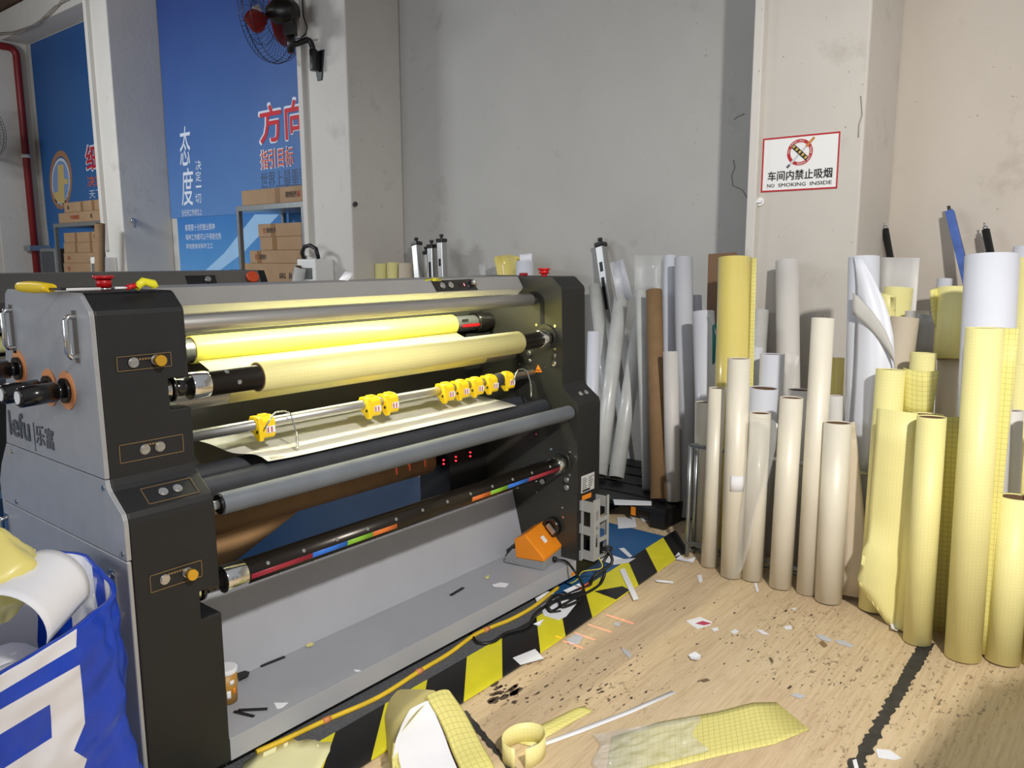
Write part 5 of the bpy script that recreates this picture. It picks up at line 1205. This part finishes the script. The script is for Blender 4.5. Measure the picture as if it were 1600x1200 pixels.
pr((1000, 500), (960, 770), 4.12, 4.64, 23, m_frost, 'frosted roll slanting from lower left towards the top of the kraft tube', group=GF)
pr((972, 452), (947, 660), 4.10, 4.70, 23, m_frost, 'tall frosted roll slanting to the right beside the machine', group=GF)
pr((929, 447), (941, 550), 4.40, 4.85, 19, m_frost, 'frosted roll leaning to the left, next to the black end of the machine', group=GF)
pr((1048, 549), (1051, 770), 3.98, 4.04, 24, m_wfilm2, 'short off white roll standing right of the kraft tube', group=GW)
pr((1048, 400), (1047, 545), 4.26, 4.48, 22, m_wfilm, 'white roll with a clear sleeve, towering behind the kraft tube', group=GW)
broll((1068, 403), (1072, 780), 4.06, 4.32, 28, m_gfilm, 'wide pale grey roll standing right of the off white one', group=GW)
broll((1086, 462), (1087, 500), 4.2, 4.38, 20, m_wfilm, 'white roll showing its brown core, behind the torn white roll', group=GW)
broll((928, 518), (926, 600), 4.0, 4.05, 20, m_wfilm, 'short white roll in the shade beside the end of the machine', group=GW)
b = MB(); g = [[hit(991+46*s, 399+8*(1-abs(2*s-1))*q+66*q, 'x', 4.52+0.025*math.sin(6.3*s)) for s in (0, 0.2, 0.4, 0.6, 0.8, 1)] for q in (0, 0.33, 0.66, 1)]; b.sheet(g, 0.0008); tag(b.build('clear_sleeve', m_clear), 'crinkled clear plastic sleeve left of the towering white roll', 'plastic')
b = MB(); g = [[hit(953+20*s+12*q+4*q*s, 411-6*s+60*q, 'x', 4.6+0.05*math.sin(3.1*s)) for s in (0, 0.33, 0.66, 1)] for q in (0, 0.5, 1)]; b.sheet(g, 0.001); tag(b.build('paper_cone', m_gfilm), 'pale rolled paper right of the aluminium banner case', 'paper')
flat('paper_sheet', [(958, 781), (1018, 784), (1018, 790), (960, 789)], 0.116, 0.004, m_paper, 'long white paper strip on the edge of the pallet', 'paper')
# roll-up banner cases
def banner(top, low, xb, xt, w, label, zb=0.0, mark=None):
    base, tp = axis_plane(top, low, xb, xt, zb); d = (tp-base).normalized(); hw = w/2*depth(tp)/F_PX; s = d.cross(Vector((1, 0, 0))).normalized(); f = d.cross(s)
    t = thing('banner_case', base, label, 'banner case', 'aluminium banner cases against the wall'); b = MB(); L = tp-base
    b.obox(base+L*0.5, s*hw*0.93, f*hw*0.9, L*0.498); b.build('case', m_alu, t, bevel=0.006)
    b = MB(); b.obox(tp+d*0.012, s*hw*1.04, f*hw*1.0, d*0.014); b.build('end_cap', m_blackgloss, t, bevel=0.003)
    b = MB(); b.cyl(tp+d*0.026, tp+d*0.045, 0.010, n=10); b.cyl(tp+d*0.045, tp+d*0.062, 0.018, n=12); b.build('end_screw', m_tape, t)
    if mark:
        for fr, ln in mark: b = MB(); fs = -f if (-f).dot(CAM_LOC-tp) > 0 else f; b.obox(tp-d*fr+fs*(hw*0.9+0.001), s*hw*0.36, fs*0.001, d*ln); b.build('latch', m_blackgloss, t)
banner((651, 383), (655, 434), 4.55, 4.80, 13, 'aluminium banner case, leftmost of the group behind the top beam')
banner((666, 397), (668, 434), 4.80, 4.95, 8, 'short dark edged banner case between two taller ones')
banner((674.5, 387), (676, 434), 4.76, 4.82, 12, 'aluminium banner case, middle one behind the top beam', mark=((0.2, 0.08),))
banner((690, 378), (692, 434), 4.78, 4.84, 12.5, 'aluminium banner case, rightmost and tallest behind the top beam', mark=((0.17, 0.03),))
banner((939, 385), (950, 470), 4.70, 4.98, 15, 'aluminium banner case leaning at the wall beside the frosted rolls', mark=((0.16, 0.035), (0.36, 0.12)))
# short yellow rolls against the wall
broll((596, 412), (596, 436), 4.70, 4.72, 20, m_yel, 'yellow roll, leftmost of three against the wall behind the top beam', group='yellow rolls behind the top beam')
broll((614, 410), (614, 436), 4.72, 4.74, 20, m_yel, 'yellow roll, middle of three against the wall behind the top beam', group='yellow rolls behind the top beam')
broll((634, 411), (634, 436), 4.70, 4.74, 22, m_satin2, 'beige roll, rightmost of three against the wall behind the top beam', group='yellow rolls behind the top beam')
broll((470, 417), (466, 440), 4.20, 4.22, 19, m_frost, 'silver film roll standing left of the breaker box', group='frosted rolls')
b = MB(); g = [[hit(772+40*s+6*q-6*s*q, 402-4*math.sin(3*s)+32*q, 'x', 4.75+0.05*math.sin(5*s)) for s in (0, 0.2, 0.4, 0.6, 0.8, 1)] for q in (0, 0.5, 1)]; g.append([Vector((p.x-0.02, p.y, 0.003)) for p in g[-1]]); b.sheet(g, 0.001); tag(b.build('film_sheet', m_yelgloss), 'yellow sheet standing up behind the right end of the top beam', 'film')
broll((820, 408), (820, 432), 4.50, 4.54, 28, m_wfilm, 'white roll standing behind the red switch of the machine', group=GW, core=0.6)
b = MB(); g = [[hit(812+19*s, 398-2*s+14*q, 'x', 4.62+0.03*math.sin(3*s)) for s in (0, 0.5, 1)] for q in (0, 0.5, 1)]; b.sheet(g, 0.001); tag(b.build('paper_scrap', m_paper), 'white paper poking up behind the white roll at the machine end', 'paper scrap')
b = MB(); g = [[hit(748+9*s+3*q, 413-2*s+24*q, 'x', 4.7+0.04*math.sin(3*s)) for s in (0, 0.33, 0.66, 1)] for q in (0, 0.5, 1)]; g.append([Vector((p.x-0.02, p.y, 0.003)) for p in g[-1]]); b.sheet(g, 0.002); tag(b.build('clear_tube', m_clear), 'small clear plastic tube end above the control panel', 'plastic')
b = MB(); g = [[hit(529+15*s+10*q, 437.5-13*q+1*s, 'y', 2.40+0.03*q) for s in (0, 0.5, 1)] for q in (0, 0.5, 1)]; b.sheet(g, 0.001); tag(b.build('leaflet', m_paper), 'white leaflet lying on the top beam right of the breaker box', 'paper')
# far left kraft tube
broll((156, 349), (156, 425), 4.17, 4.18, 15, m_kraft, 'brown kraft tube standing before the far left shelf', name='kraft_tube', cat='paper tube')
# ------------------------------------------------------------------ rack
RK = thing('roll_rack', (3.55, 1.1, 0), 'galvanised tube rack behind the champagne rolls', 'rack')
def rt(name, *pts, r=0.011): b = MB(); b.tube(pts, r, 12); return b.build(name, m_steel, RK)
zt_ = hit(1077, 694, 'x', 3.55).z; ya = 1.742
rt('upright', (3.53, ya, 0.004), (3.53, ya, zt_)); rt('upright', (3.60, ya, 0.004), (3.60, ya, zt_-0.01)); rt('upright', (3.53, 0.87, 0.004), (3.53, 0.87, zt_)); rt('upright', (3.60, 0.87, 0.004), (3.60, 0.87, zt_-0.01))
rt('rail', (3.53, ya, zt_), (3.53, 0.87, zt_)); rt('rail', (3.53, ya, 0.075), (3.53, 0.87, 0.075)); rt('rail', (3.60, ya, 0.02), (3.60, 0.87, 0.02), r=0.008)
rt('cross_tube', (3.53, ya, zt_), (3.60, ya, zt_-0.01), r=0.009); rt('cross_tube', (3.53, ya, 0.03), (3.60, ya, 0.03), r=0.009)
# ------------------------------------------------------------------ refuse bag
def proj(p):
    d = Vector(p)-CAM_LOC; z = d.dot(_fw); return 800+F_PX*d.dot(_r2)/z, 600-F_PX*d.dot(_u2)/z
def inpoly(x, y, P_):
    c = False; n = len(P_)
    for i in range(n):
        x0, y0 = P_[i]; x1, y1 = P_[i-1]
        if (y0 > y) != (y1 > y) and x < (x1-x0)*(y-y0)/(y1-y0)+x0: c = not c
    return c
RIM = [(0.05, 1.46), (0.30, 1.575), (0.48, 1.668), (0.70, 1.788), (0.775, 1.86), (0.825, 2.02), (0.80, 2.16), (0.66, 2.30), (0.35, 2.38), (0.05, 2.34), (-0.12, 2.1), (-0.12, 1.70), (-0.08, 1.52)]
MIDP = [(0.05, 1.44), (0.30, 1.545), (0.50, 1.64), (0.715, 1.765), (0.80, 1.85), (0.842, 2.02), (0.81, 2.17), (0.66, 2.32), (0.35, 2.40), (0.05, 2.36), (-0.15, 2.1), (-0.15, 1.68), (-0.10, 1.50)]
BOT = [(0.05, 1.40), (0.32, 1.49), (0.56, 1.575), (0.78, 1.67), (0.845, 1.78), (0.855, 1.98), (0.82, 2.16), (0.66, 2.30), (0.35, 2.38), (0.05, 2.34), (-0.15, 2.1), (-0.16, 1.66), (-0.10, 1.46)]
def closed(P_, t):
    n = len(P_); i = int(t*n) % n; f = t*n-int(t*n); q = [Vector((P_[(i+k-1) % n][0], P_[(i+k-1) % n][1], 0)) for k in range(4)]
    p0, p1, p2, p3 = q; return 0.5*((2*p1)+(p2-p0)*f+(2*p0-5*p1+4*p2-p3)*f*f+(3*p1-p0-3*p2+p3)*f**3)
def bagpt(t, h):
    top, midp, bot = closed(RIM, t), closed(MIDP, t), closed(BOT, t)
    if h > 0.45: p = midp.lerp(top, (h-0.45)/0.55)
    else: s = h/0.45; s = s*s*(3-2*s); p = bot.lerp(midp, s)
    cx = Vector((0.36, 1.93, 0)); out = (p-cx).normalized()
    w = 0.010*math.sin(t*60+h*9)*(1-h)+0.018*(noise.noise(Vector((t*14, h*5, 1.3))))+0.009*noise.noise(Vector((t*40, h*14, 4)))
    fold = -0.022*math.exp(-((h-0.40+0.25*math.sin(t*9))/0.045)**2); p = p+out*(w+fold*(1 if 0.15 < t < 0.55 else 0))
    p.x = min(p.x, 0.862); rimz = 0.735-0.03*math.sin(t*7)+0.02*noise.noise(Vector((t*9, 0, 0)))
    p.z = 0.004+h*rimz; return p
BAGT = thing('refuse_bag', (0.36, 1.93, 0), 'blue and white woven plastic refuse bag full of paper, at the lower left', 'bag')
bg = MB(); NU, NV = 240, 96
W1 = [(-90, 1082), (0, 1035), (117, 969), (120, 985), (119, 1011), (0, 1082), (-90, 1130)]
W2 = [(-90, 1160), (0, 1109), (124, 1032), (130, 1090), (133, 1130), (92, 1230), (-90, 1330)]
W2h = [(-90, 1202), (79, 1100), (80, 1125), (82, 1152), (-90, 1262)]
W3 = [(114, 1172), (136, 1186), (122, 1230), (88, 1230)]
def bag_print():
    """white print on the blue fabric: straight sided blocks laid out in the fabric's own UV map"""
    t = NT('bag_blue_white_print'); uv = t.n('ShaderNodeTexCoord'); sp = t.n('ShaderNodeSeparateXYZ'); t.l(uv.outputs['UV'], sp.inputs[0]); x, y = sp.outputs[0], sp.outputs[1]
    def poly(P_):
        P_ = [(a/1000, c/1000) for a, c in P_]; cxx = sum(p[0] for p in P_)/len(P_); cyy = sum(p[1] for p in P_)/len(P_); out = None
        for (x0, y0), (x1, y1) in zip(P_, P_[1:]+P_[:1]):
            A1, B1 = y0-y1, x1-x0; C1 = -(A1*x0+B1*y0)
            if A1*cxx+B1*cyy+C1 < 0: A1, B1, C1 = -A1, -B1, -C1
            v = t.math('ADD', t.math('ADD', t.math('MULTIPLY', x, A1), t.math('MULTIPLY', y, B1)), C1)
            out = v if out is None else t.math('MINIMUM', out, v)
        return t.math('GREATER_THAN', out, 0.0)
    f = t.math('MAXIMUM', t.math('MAXIMUM', poly(W1), poly(W3)), t.math('MULTIPLY', poly(W2), t.math('SUBTRACT', 1.0, poly(W2h))))
    nz = t.noise(t.coord('Object'), 8, 4); bl = t.ramp(nz, [(0.3, lin((10, 58, 176))), (0.7, lin((14, 68, 196)))])
    t.l(t.mix(f, bl, lin((226, 226, 232))), t.b.inputs['Base Color']); t.b.inputs['Roughness'].default_value = 0.36; t.b.inputs['Coat Weight'].default_value = 0.15
    return t.m
for j in range(NV+1):
    for i in range(NU): bg.v.append(bagpt(i/NU, j/NV))
pj = [proj(p) for p in bg.v]
for j in range(NV):
    for i in range(NU):
        i2 = (i+1) % NU; q = (j*NU+i, j*NU+i2, (j+1)*NU+i2, (j+1)*NU+i); t = i/NU
        if t < 0.42: bg.face(q, 0, True, [(pj[k][0]/1000, pj[k][1]/1000) for k in q])
        else: bg.face(q, 1 if (j/NV > 0.72 and int(t*26) % 3 != 0) else 0, True, [(5, 5)]*4)
# inner face of the bag, a few millimetres in
o_ = len(bg.v); cx = Vector((0.36, 1.93, 0))
for j in range(0, NV+1, 8):
    for i in range(NU):
        p = bg.v[j*NU+i].copy(); d = (cx-Vector((p.x, p.y, 0))).normalized(); bg.v.append(p+d*0.014)
nr = NV//8
for j in range(nr):
    for i in range(NU):
        i2 = (i+1) % NU; t = i/NU; bg.face((o_+(j+1)*NU+i, o_+(j+1)*NU+i2, o_+j*NU+i2, o_+j*NU+i), 1 if (int(t*26) % 3 != 0) else 0, True, [(5, 5)]*4)
for i in range(NU):
    i2 = (i+1) % NU; bg.face((NV*NU+i, NV*NU+i2, o_+nr*NU+i2, o_+nr*NU+i), 0, True, [(5, 5)]*4)
bg.build('sack', [bag_print(), mat('bag_white', (224, 224, 232), 0.42, var=0.04, vs=8)], BAGT)
b = MB(); g = [[Vector((0.34+0.36*math.cos(a)*rr_, 2.00+0.27*math.sin(a)*rr_, 0.56+0.03*noise.noise(Vector((a*2, rr_*4, 0))))) for a in [2*math.pi*i/40 for i in range(41)]] for rr_ in (0.05, 0.4, 0.7, 0.92)]
b.sheet(g, 0.002); o = b.build('paper_waste', m_paper); o['kind'] = 'stuff'; tag(o, 'crumpled white paper waste filling the refuse bag', 'waste paper')
# curled white sheet sticking out of the bag
A_, B2 = hit(20, 992, 'z', 0.725)+Vector((-0.005, 0.03, 0)), hit(86, 918, 'z', 0.75)+Vector((0, 0.02, 0)); ax = (B2-A_); d = ax.normalized(); s = d.cross(Vector((0, 0, 1))).normalized(); n2 = s.cross(d); R_ = 0.088
g = []
for i in range(9):
    q = i/8; row = []
    for j in range(25):
        a = math.radians(-20+220*j/24); row.append(A_+ax*q*(1.0+0.05*math.sin(a))+(s*math.cos(a)+n2*math.sin(a))*R_)
    g.append(row)
b = MB(); b.sheet(g, 0.0014); CS = b.build('curled_sheet', m_paper); tag(CS, 'large curled white card sticking out of the refuse bag', 'card')
# crumpled yellow film in the bag
g = []; c0 = hit(-8, 898, 'z', 0.80)
for i in range(25):
    q = i/24; row = []
    for j in range(41):
        a = 2*math.pi*j/40; rr_ = 0.085*math.sin(math.pi*(0.06+0.9*q))*(1+0.35*noise.noise(Vector((math.cos(a)*1.5, math.sin(a)*1.5, q*4)))+0.22*abs(noise.noise(Vector((math.cos(a)*4, math.sin(a)*4, q*9))))); row.append(c0+Vector((rr_*math.cos(a), rr_*math.sin(a)*1.2, 0.11*(q*2-1))))
    g.append(row)
b = MB(); b.sheet(g, 0.001); tag(b.build('film_wad', mat('yellow_wad', (240, 226, 132), 0.4, coat=0.3)), 'crumpled yellow film bulging out of the refuse bag', 'film')
g = []
for i in range(7):
    q = i/6; g.append([hit(122+30*s2-6*q, 893+10*s2+50*q, 'z', 0.73-0.03*q+0.02*noise.noise(Vector((s2*4, q*4, 2)))) for s2 in (0, 0.2, 0.4, 0.6, 0.8, 1)])
b = MB(); b.sheet(g, 0.001); tag(b.build('plastic_sheet', m_clear), 'crinkled clear plastic inside the right rim of the refuse bag', 'plastic')
# ------------------------------------------------------------------ film and paper on the floor
def fsheet(rows, m, label, name='film_sheet', th=0.0008, cat='film', bm=None, sub=0):
    g = [[fl(x, y, z) for x, y, z in r_] for r_ in rows]; b = MB()
    o = None; b.sheet(g, th, 0, 1 if bm else 0); return tag(b.build(name, [m, bm] if bm else m, sub=sub), label, cat)
def lerp_rows(L, R_, n=7):
    out = []
    for (a, c) in zip(L, R_): out.append([tuple(a[k]+(c[k]-a[k])*j/(n-1) for k in range(3)) for j in range(n)])
    return out
Z1 = 0.0016
# long grid sheet
fsheet(lerp_rows([(955, 1152, Z1), (1030, 1128, Z1+0.004), (1120, 1112, Z1), (1175, 1098, Z1), (1213, 1097, Z1)], [(945, 1230, Z1), (1040, 1202, Z1), (1130, 1180, Z1), (1210, 1163, Z1), (1265, 1140, Z1)], 9), m_yelg, 'long yellow grid sheet lying on the wood floor at the bottom')
fsheet(lerp_rows([(790, 1156, Z1), (850, 1130, Z1), (900, 1106, Z1), (915, 1103, Z1)], [(830, 1166, Z1), (880, 1137, Z1), (925, 1112, Z1), (925, 1111, Z1)], 4), m_yelg, 'narrow yellow grid strip on the floor beside the ribbon loop')
fsheet(lerp_rows([(825, 1168, Z1+0.001), (900, 1140, 0.004), (980, 1110, 0.004), (1050, 1079, Z1)], [(832, 1172, Z1+0.001), (905, 1146, 0.004), (985, 1115, 0.004), (1056, 1083, Z1)], 3), m_paper, 'long thin white strip on the floor above the clear film', 'paper_strip', cat='paper')
# clear film over the long sheet
rows = []
for i in range(20):
    q = i/19; rows.append([(925+160*s+9*math.sin(q*7+s)+14*q, 1148-30*s+66*q-10*s*q, 0.005+0.030*abs(noise.noise(Vector((s*6, q*5, 7))))) for s in [k/25 for k in range(26)]])
fsheet(rows, m_clear, 'crinkled clear film spread over the long yellow sheet', 'clear_film', cat='plastic')
# ribbon loop standing on edge
cR = fl(800, 1180, 0); g = []
for i in range(26):
    a = math.radians(200-330*i/25); rx, ry_ = 0.072, 0.060; p = cR+Vector((0.02+rx*math.cos(a)*(1+0.1*i/25), -0.03+ry_*math.sin(a), 0)); g.append([p+Vector((0, 0, 0.002)), p+Vector((0.004, 0.003, 0.032)), p+Vector((0.006, 0.006, 0.062))])
b = MB(); b.sheet(g, 0.0008); tag(b.build('film_ribbon', m_yel), 'loop of pale yellow film ribbon standing on the floor at the bottom', 'film')
# big curled sheet: yellow grid outside, white face inside
def curl_rows():
    rows = []
    # each row runs from the left edge over the roll-over to the right edge; heights in metres
    prof = [(0.0, (606, 1235, 0.004), (628, 1078, 0.05), (700, 1075, 0.13), (745, 1100, 0.05), (775, 1235, 0.002))]
    return rows
def pt(px, py, z): return fl(px, py, z)
under = [[pt(622, 1076, 0.010), pt(650, 1077, 0.07), pt(688, 1077, 0.115)],
         [pt(608, 1092, 0.010), pt(632, 1110, 0.085), pt(664, 1102, 0.125)],
         [pt(600, 1118, 0.010), pt(622, 1130, 0.08), pt(640, 1130, 0.125)],
         [pt(603, 1150, 0.008), pt(612, 1150, 0.06), pt(622, 1150, 0.115)],
         [pt(606, 1180, 0.004), pt(610, 1180, 0.04), pt(613, 1180, 0.095)],
         [pt(612, 1210, 0.002), pt(614, 1210, 0.03), pt(616, 1210, 0.07)]]
r = thing('curled_liner', fl(680, 1150), 'large curled yellow liner sheet with a white face, on the floor at the bottom', 'film')
def sm_rows(rows, n=6):
    out = []
    for a, c in zip(rows[:-1], rows[1:]):
        for k in range(n): out.append([p.lerp(q, k/n) for p, q in zip(a, c)])
    out.append(rows[-1]); return out
b = MB(); b.sheet(sm_rows(under, 3), 0.0008); b.build('underside', mat('liner_back', (222, 208, 140), 0.5, var=0.06), r, sub=1)
def tp_(c0_, c1_, c2_, c3_): return [pt(*c0_), pt(*c1_), pt(*c2_), pt(*c3_)]
white = [tp_((664, 1096, 0.126), (666, 1095, 0.127), (668, 1095, 0.127), (670, 1095, 0.126)),
         tp_((640, 1108, 0.126), (650, 1106, 0.12), (662, 1104, 0.118), (675, 1102, 0.115)),
         tp_((628, 1130, 0.125), (645, 1128, 0.10), (665, 1125, 0.095), (684, 1122, 0.09)),
         tp_((616, 1160, 0.115), (640, 1158, 0.085), (668, 1152, 0.07), (695, 1148, 0.06)),
         tp_((612, 1190, 0.09), (642, 1188, 0.06), (675, 1182, 0.045), (705, 1176, 0.035)),
         tp_((614, 1225, 0.06), (650, 1222, 0.035), (685, 1218, 0.02), (722, 1215, 0.012))]
b = MB(); b.sheet(sm_rows(white, 3), 0.0008); b.build('white_face', m_paper, r, sub=1)
yb_ = [tp_((664, 1088, 0.128), (680, 1080, 0.13), (694, 1076, 0.128), (702, 1078, 0.12)),
       tp_((668, 1096, 0.126), (684, 1090, 0.126), (698, 1086, 0.12), (708, 1086, 0.108)),
       tp_((684, 1122, 0.091), (698, 1116, 0.09), (712, 1112, 0.085), (724, 1108, 0.075)),
       tp_((696, 1148, 0.061), (710, 1142, 0.058), (724, 1136, 0.053), (737, 1131, 0.046)),
       tp_((706, 1176, 0.036), (722, 1170, 0.033), (738, 1164, 0.03), (752, 1160, 0.026)),
       tp_((724, 1215, 0.013), (742, 1212, 0.011), (760, 1208, 0.009), (778, 1204, 0.006))]
b = MB(); b.sheet(sm_rows(yb_, 3), 0.0008); b.build('grid_border', m_yelg, r, sub=1)
yl_ = [[pt(614, 1156, 0.116), pt(620, 1166, 0.10)], [pt(612, 1185, 0.094), pt(624, 1190, 0.082)], [pt(614, 1222, 0.063), pt(632, 1222, 0.054)]]
b = MB(); b.sheet(yl_, 0.0009); b.build('grid_border', m_yelg, r)
# torn pale yellow film at the near end of the machine
rows = []
top_ = [(380, 1192), (405, 1176), (440, 1160), (455, 1153), (466, 1158), (480, 1155), (492, 1156), (503, 1160), (517, 1159)]
for q in (0, 0.25, 0.5, 0.75, 1): rows.append([(x-30*q+(6 if q else 0), y+58*q, 0.011+0.012*abs(noise.noise(Vector((x*0.05, q*4, 1))))) for x, y in top_])
fsheet(rows, mat('pale_yellow_film', (246, 242, 186), 0.45, coat=0.2), 'torn pale yellow film on the floor at the near end of the machine')
# paper scraps
def scrap(pts, label, m=None, z=0.0014, curl=0.0, name='paper_scrap'):
    n = len(pts); c = (sum(p[0] for p in pts)/n, sum(p[1] for p in pts)/n); b = MB(); ctr = fl(c[0], c[1], z)
    for dz in (0.0007, 0):
        k = len(b.v); b.v.append(ctr+Vector((0, 0, dz)))
        for i, (x, y) in enumerate(pts): b.v.append(fl(x, y, z)+Vector((0, 0, dz+curl*(0.5+0.5*math.sin(i*2.1)))))
        for i in range(n):
            f = (k, k+1+i, k+1+(i+1) % n); b.face(f if dz == 0 else f[::-1], 0, False)
    for i in range(n): j = (i+1) % n; b.face((1+i, 1+j, n+2+j, n+2+i))
    return tag(b.build(name, m or m_paper), label, 'paper scrap', 'scraps of paper and film on the floor')
H = 0.0105
scrap([(801, 1028), (836, 1014), (850, 1029), (813, 1039)], 'white paper scrap half on the hazard tape in front of the tray', z=H)
scrap([(833, 977), (850, 971), (843, 979)], 'small white scrap on the black stripe below the cable loop', z=H, curl=0.01)
scrap([(845, 948), (862, 936), (905, 938), (893, 953), (885, 963), (873, 969), (850, 962)], 'white printed leaflet lying under the coiled black cable', z=H)
scrap([(834, 925), (838, 912), (843, 916), (842, 922), (838, 931)], 'small white scrap standing against the tray edge', z=0.02, curl=0.03)
scrap([(836, 938), (852, 930), (862, 925), (866, 930), (852, 940), (840, 943)], 'torn white paper left of the cable coil', z=H, curl=0.02)
scrap([(880, 925), (905, 915), (912, 922), (890, 930)], 'clear and white wrapper under the black cables', z=H, curl=0.012)
scrap([(905, 920), (922, 912), (926, 914), (908, 924)], 'orange red wrapper among the cables', m=mat('wrapper_red', (206, 92, 62), 0.4), z=H, curl=0.012)
scrap([(968, 891), (976, 889), (998, 936), (990, 939)], 'long white strip lying from the hazard tape onto the wood floor', z=H, curl=0.004)
scrap([(936, 865), (948, 868), (975, 874), (993, 874), (983, 882), (960, 883), (937, 877)], 'large white paper piece on the blue floor beside the bracket', z=0.005, curl=0.012)
scrap([(967, 857), (975, 856), (988, 869), (983, 871)], 'narrow white strip on the blue floor near the hazard tape', z=0.005)
scrap([(964, 808), (992, 809), (995, 824), (966, 826)], 'square white paper on the blue floor before the pallet', z=0.005)
scrap([(997, 804), (1012, 808), (1014, 815), (1004, 815)], 'grey paper piece on the blue floor right of the square one', z=0.005)
scrap([(1022, 906), (1026, 908), (1052, 909), (1052, 913), (1026, 911)], 'thin white strip on the wood floor before the rack', curl=0.006)
scrap([(1089, 899), (1096, 898), (1098, 908), (1093, 911)], 'small white scrap at the foot of the leftmost champagne roll')
scrap([(1052, 875), (1060, 866), (1064, 872), (1075, 876), (1087, 874), (1083, 879), (1070, 879)], 'curved white paper cutting at the foot of the rack', curl=0.012)
scrap([(1072, 970), (1094, 964), (1113, 972), (1110, 977), (1090, 983), (1082, 978)], 'white scrap with red scribble on the wood floor in front of the rolls')
b = MB(); bb = [fl(x, y, 0.0028) for x, y in ((1086, 974), (1098, 970), (1112, 974), (1100, 977))]; b.v += bb; b.face((3, 2, 1, 0)); tag(b.build('ink_scribble', mat('ink_red', (186, 60, 90), 0.6)), 'red ink scribble on the white scrap in front of the rolls', 'ink mark')
scrap([(1111, 982), (1121, 980), (1123, 984), (1116, 987)], 'tiny pale scrap right of the one with the red scribble')
scrap([(1141, 987), (1149, 983), (1155, 987), (1147, 991)], 'small white scrap in the middle of the wood floor')
scrap([(1180, 984), (1190, 984), (1203, 992), (1192, 991)], 'grey white sliver on the wood floor in front of the tallest champagne roll')
scrap([(1224, 979), (1236, 977), (1238, 983), (1228, 984)], 'pale torn scrap in front of the right champagne roll')
scrap([(1274, 991), (1285, 992), (1300, 999), (1297, 1004), (1280, 998)], 'crinkled clear scrap on the wood floor before the crumpled yellow sheet', m=m_gfilm)
scrap([(1303, 1000), (1320, 1001), (1334, 1009), (1330, 1012), (1310, 1006)], 'second crinkled clear scrap, nearer the black tape line', m=m_gfilm)
scrap([(1279, 1004), (1286, 1001), (1293, 1008), (1288, 1012)], 'brown torn scrap between the two clear ones', m=m_kraft)
scrap([(1075, 1025), (1086, 1021), (1096, 1025), (1092, 1033), (1080, 1033)], 'silver white crumpled scrap in the middle of the wood floor', curl=0.008)
scrap([(1235, 1086), (1246, 1083), (1260, 1088), (1250, 1092)], 'torn grey scrap left of the black tape line', m=m_gfilm)
scrap([(1092, 1063), (1104, 1060), (1110, 1063), (1100, 1066)], 'small flat brown chip on the wood floor', m=mat('brown_chip', (116, 98, 76), 0.7))
scrap([(1201, 1028), (1205, 1027), (1209, 1033), (1205, 1036)], 'dark brown chip right of the crumpled silver scrap', m=mat('brown_chip', (116, 98, 76), 0.7))
scrap([(1368, 1170), (1390, 1172), (1409, 1185), (1398, 1188), (1372, 1184)], 'white torn scrap right of the black tape line, at the bottom')
scrap([(1332, 1188), (1338, 1186), (1343, 1205), (1336, 1205)], 'small white piece stuck to the black tape line at the bottom', z=0.003)
scrap([(1390, 976), (1394, 975), (1405, 983), (1402, 990), (1392, 989)], 'curled white scrap at the foot of the crumpled yellow sheet', curl=0.02)
scrap([(1178, 912), (1182, 912), (1186, 924), (1182, 926)], 'white paper curl at the foot of the short champagne roll', curl=0.004)
scrap([(1236, 951), (1243, 949), (1243, 954)], 'tiny white scrap below the right champagne rolls')
scrap([(885, 999), (900, 990), (911, 994), (905, 1006), (890, 1007)], 'grey speckled scrap on the wood floor at the red laser lines', m=m_gfilm)
scrap([(959, 972), (968, 973), (969, 979), (961, 978)], 'small pale scrap between the red laser lines', m=m_gfilm)
scrap([(970, 1014), (980, 1015), (987, 1024), (984, 1029), (976, 1021)], 'pale torn curl on the wood floor beside the dark specks', m=m_gfilm)

# ------------------------------------------------------------------ bench outside the right border (added unseen, its top shaped to cast the floor shadow)
BN = thing('shadow_bench', (2.0, -0.35, 0), 'stand-in bench added just outside the right border to cast the floor shadow', 'bench')
b = MB(); b.prism([(1.66, -0.10), (1.95, -0.14), (2.13, -0.17), (2.30, -0.27), (2.30, -0.56), (1.66, -0.56)], 'z', 1.03, 1.07); b.build('bench_top', m_lgrey, BN, bevel=0.003)
for x, y in ((1.76, -0.20), (2.24, -0.36), (1.76, -0.50), (2.24, -0.50)): b = MB(); b.box(x-0.025, x+0.025, y-0.025, y+0.025, 0.002, 1.03); b.build('leg', m_steel, BN)
b = MB(); b.prism([(1.72, -0.17), (2.26, -0.345), (2.26, -0.52), (1.72, -0.52)], 'z', 0.25, 0.28); b.build('lower_shelf', m_lgrey, BN)
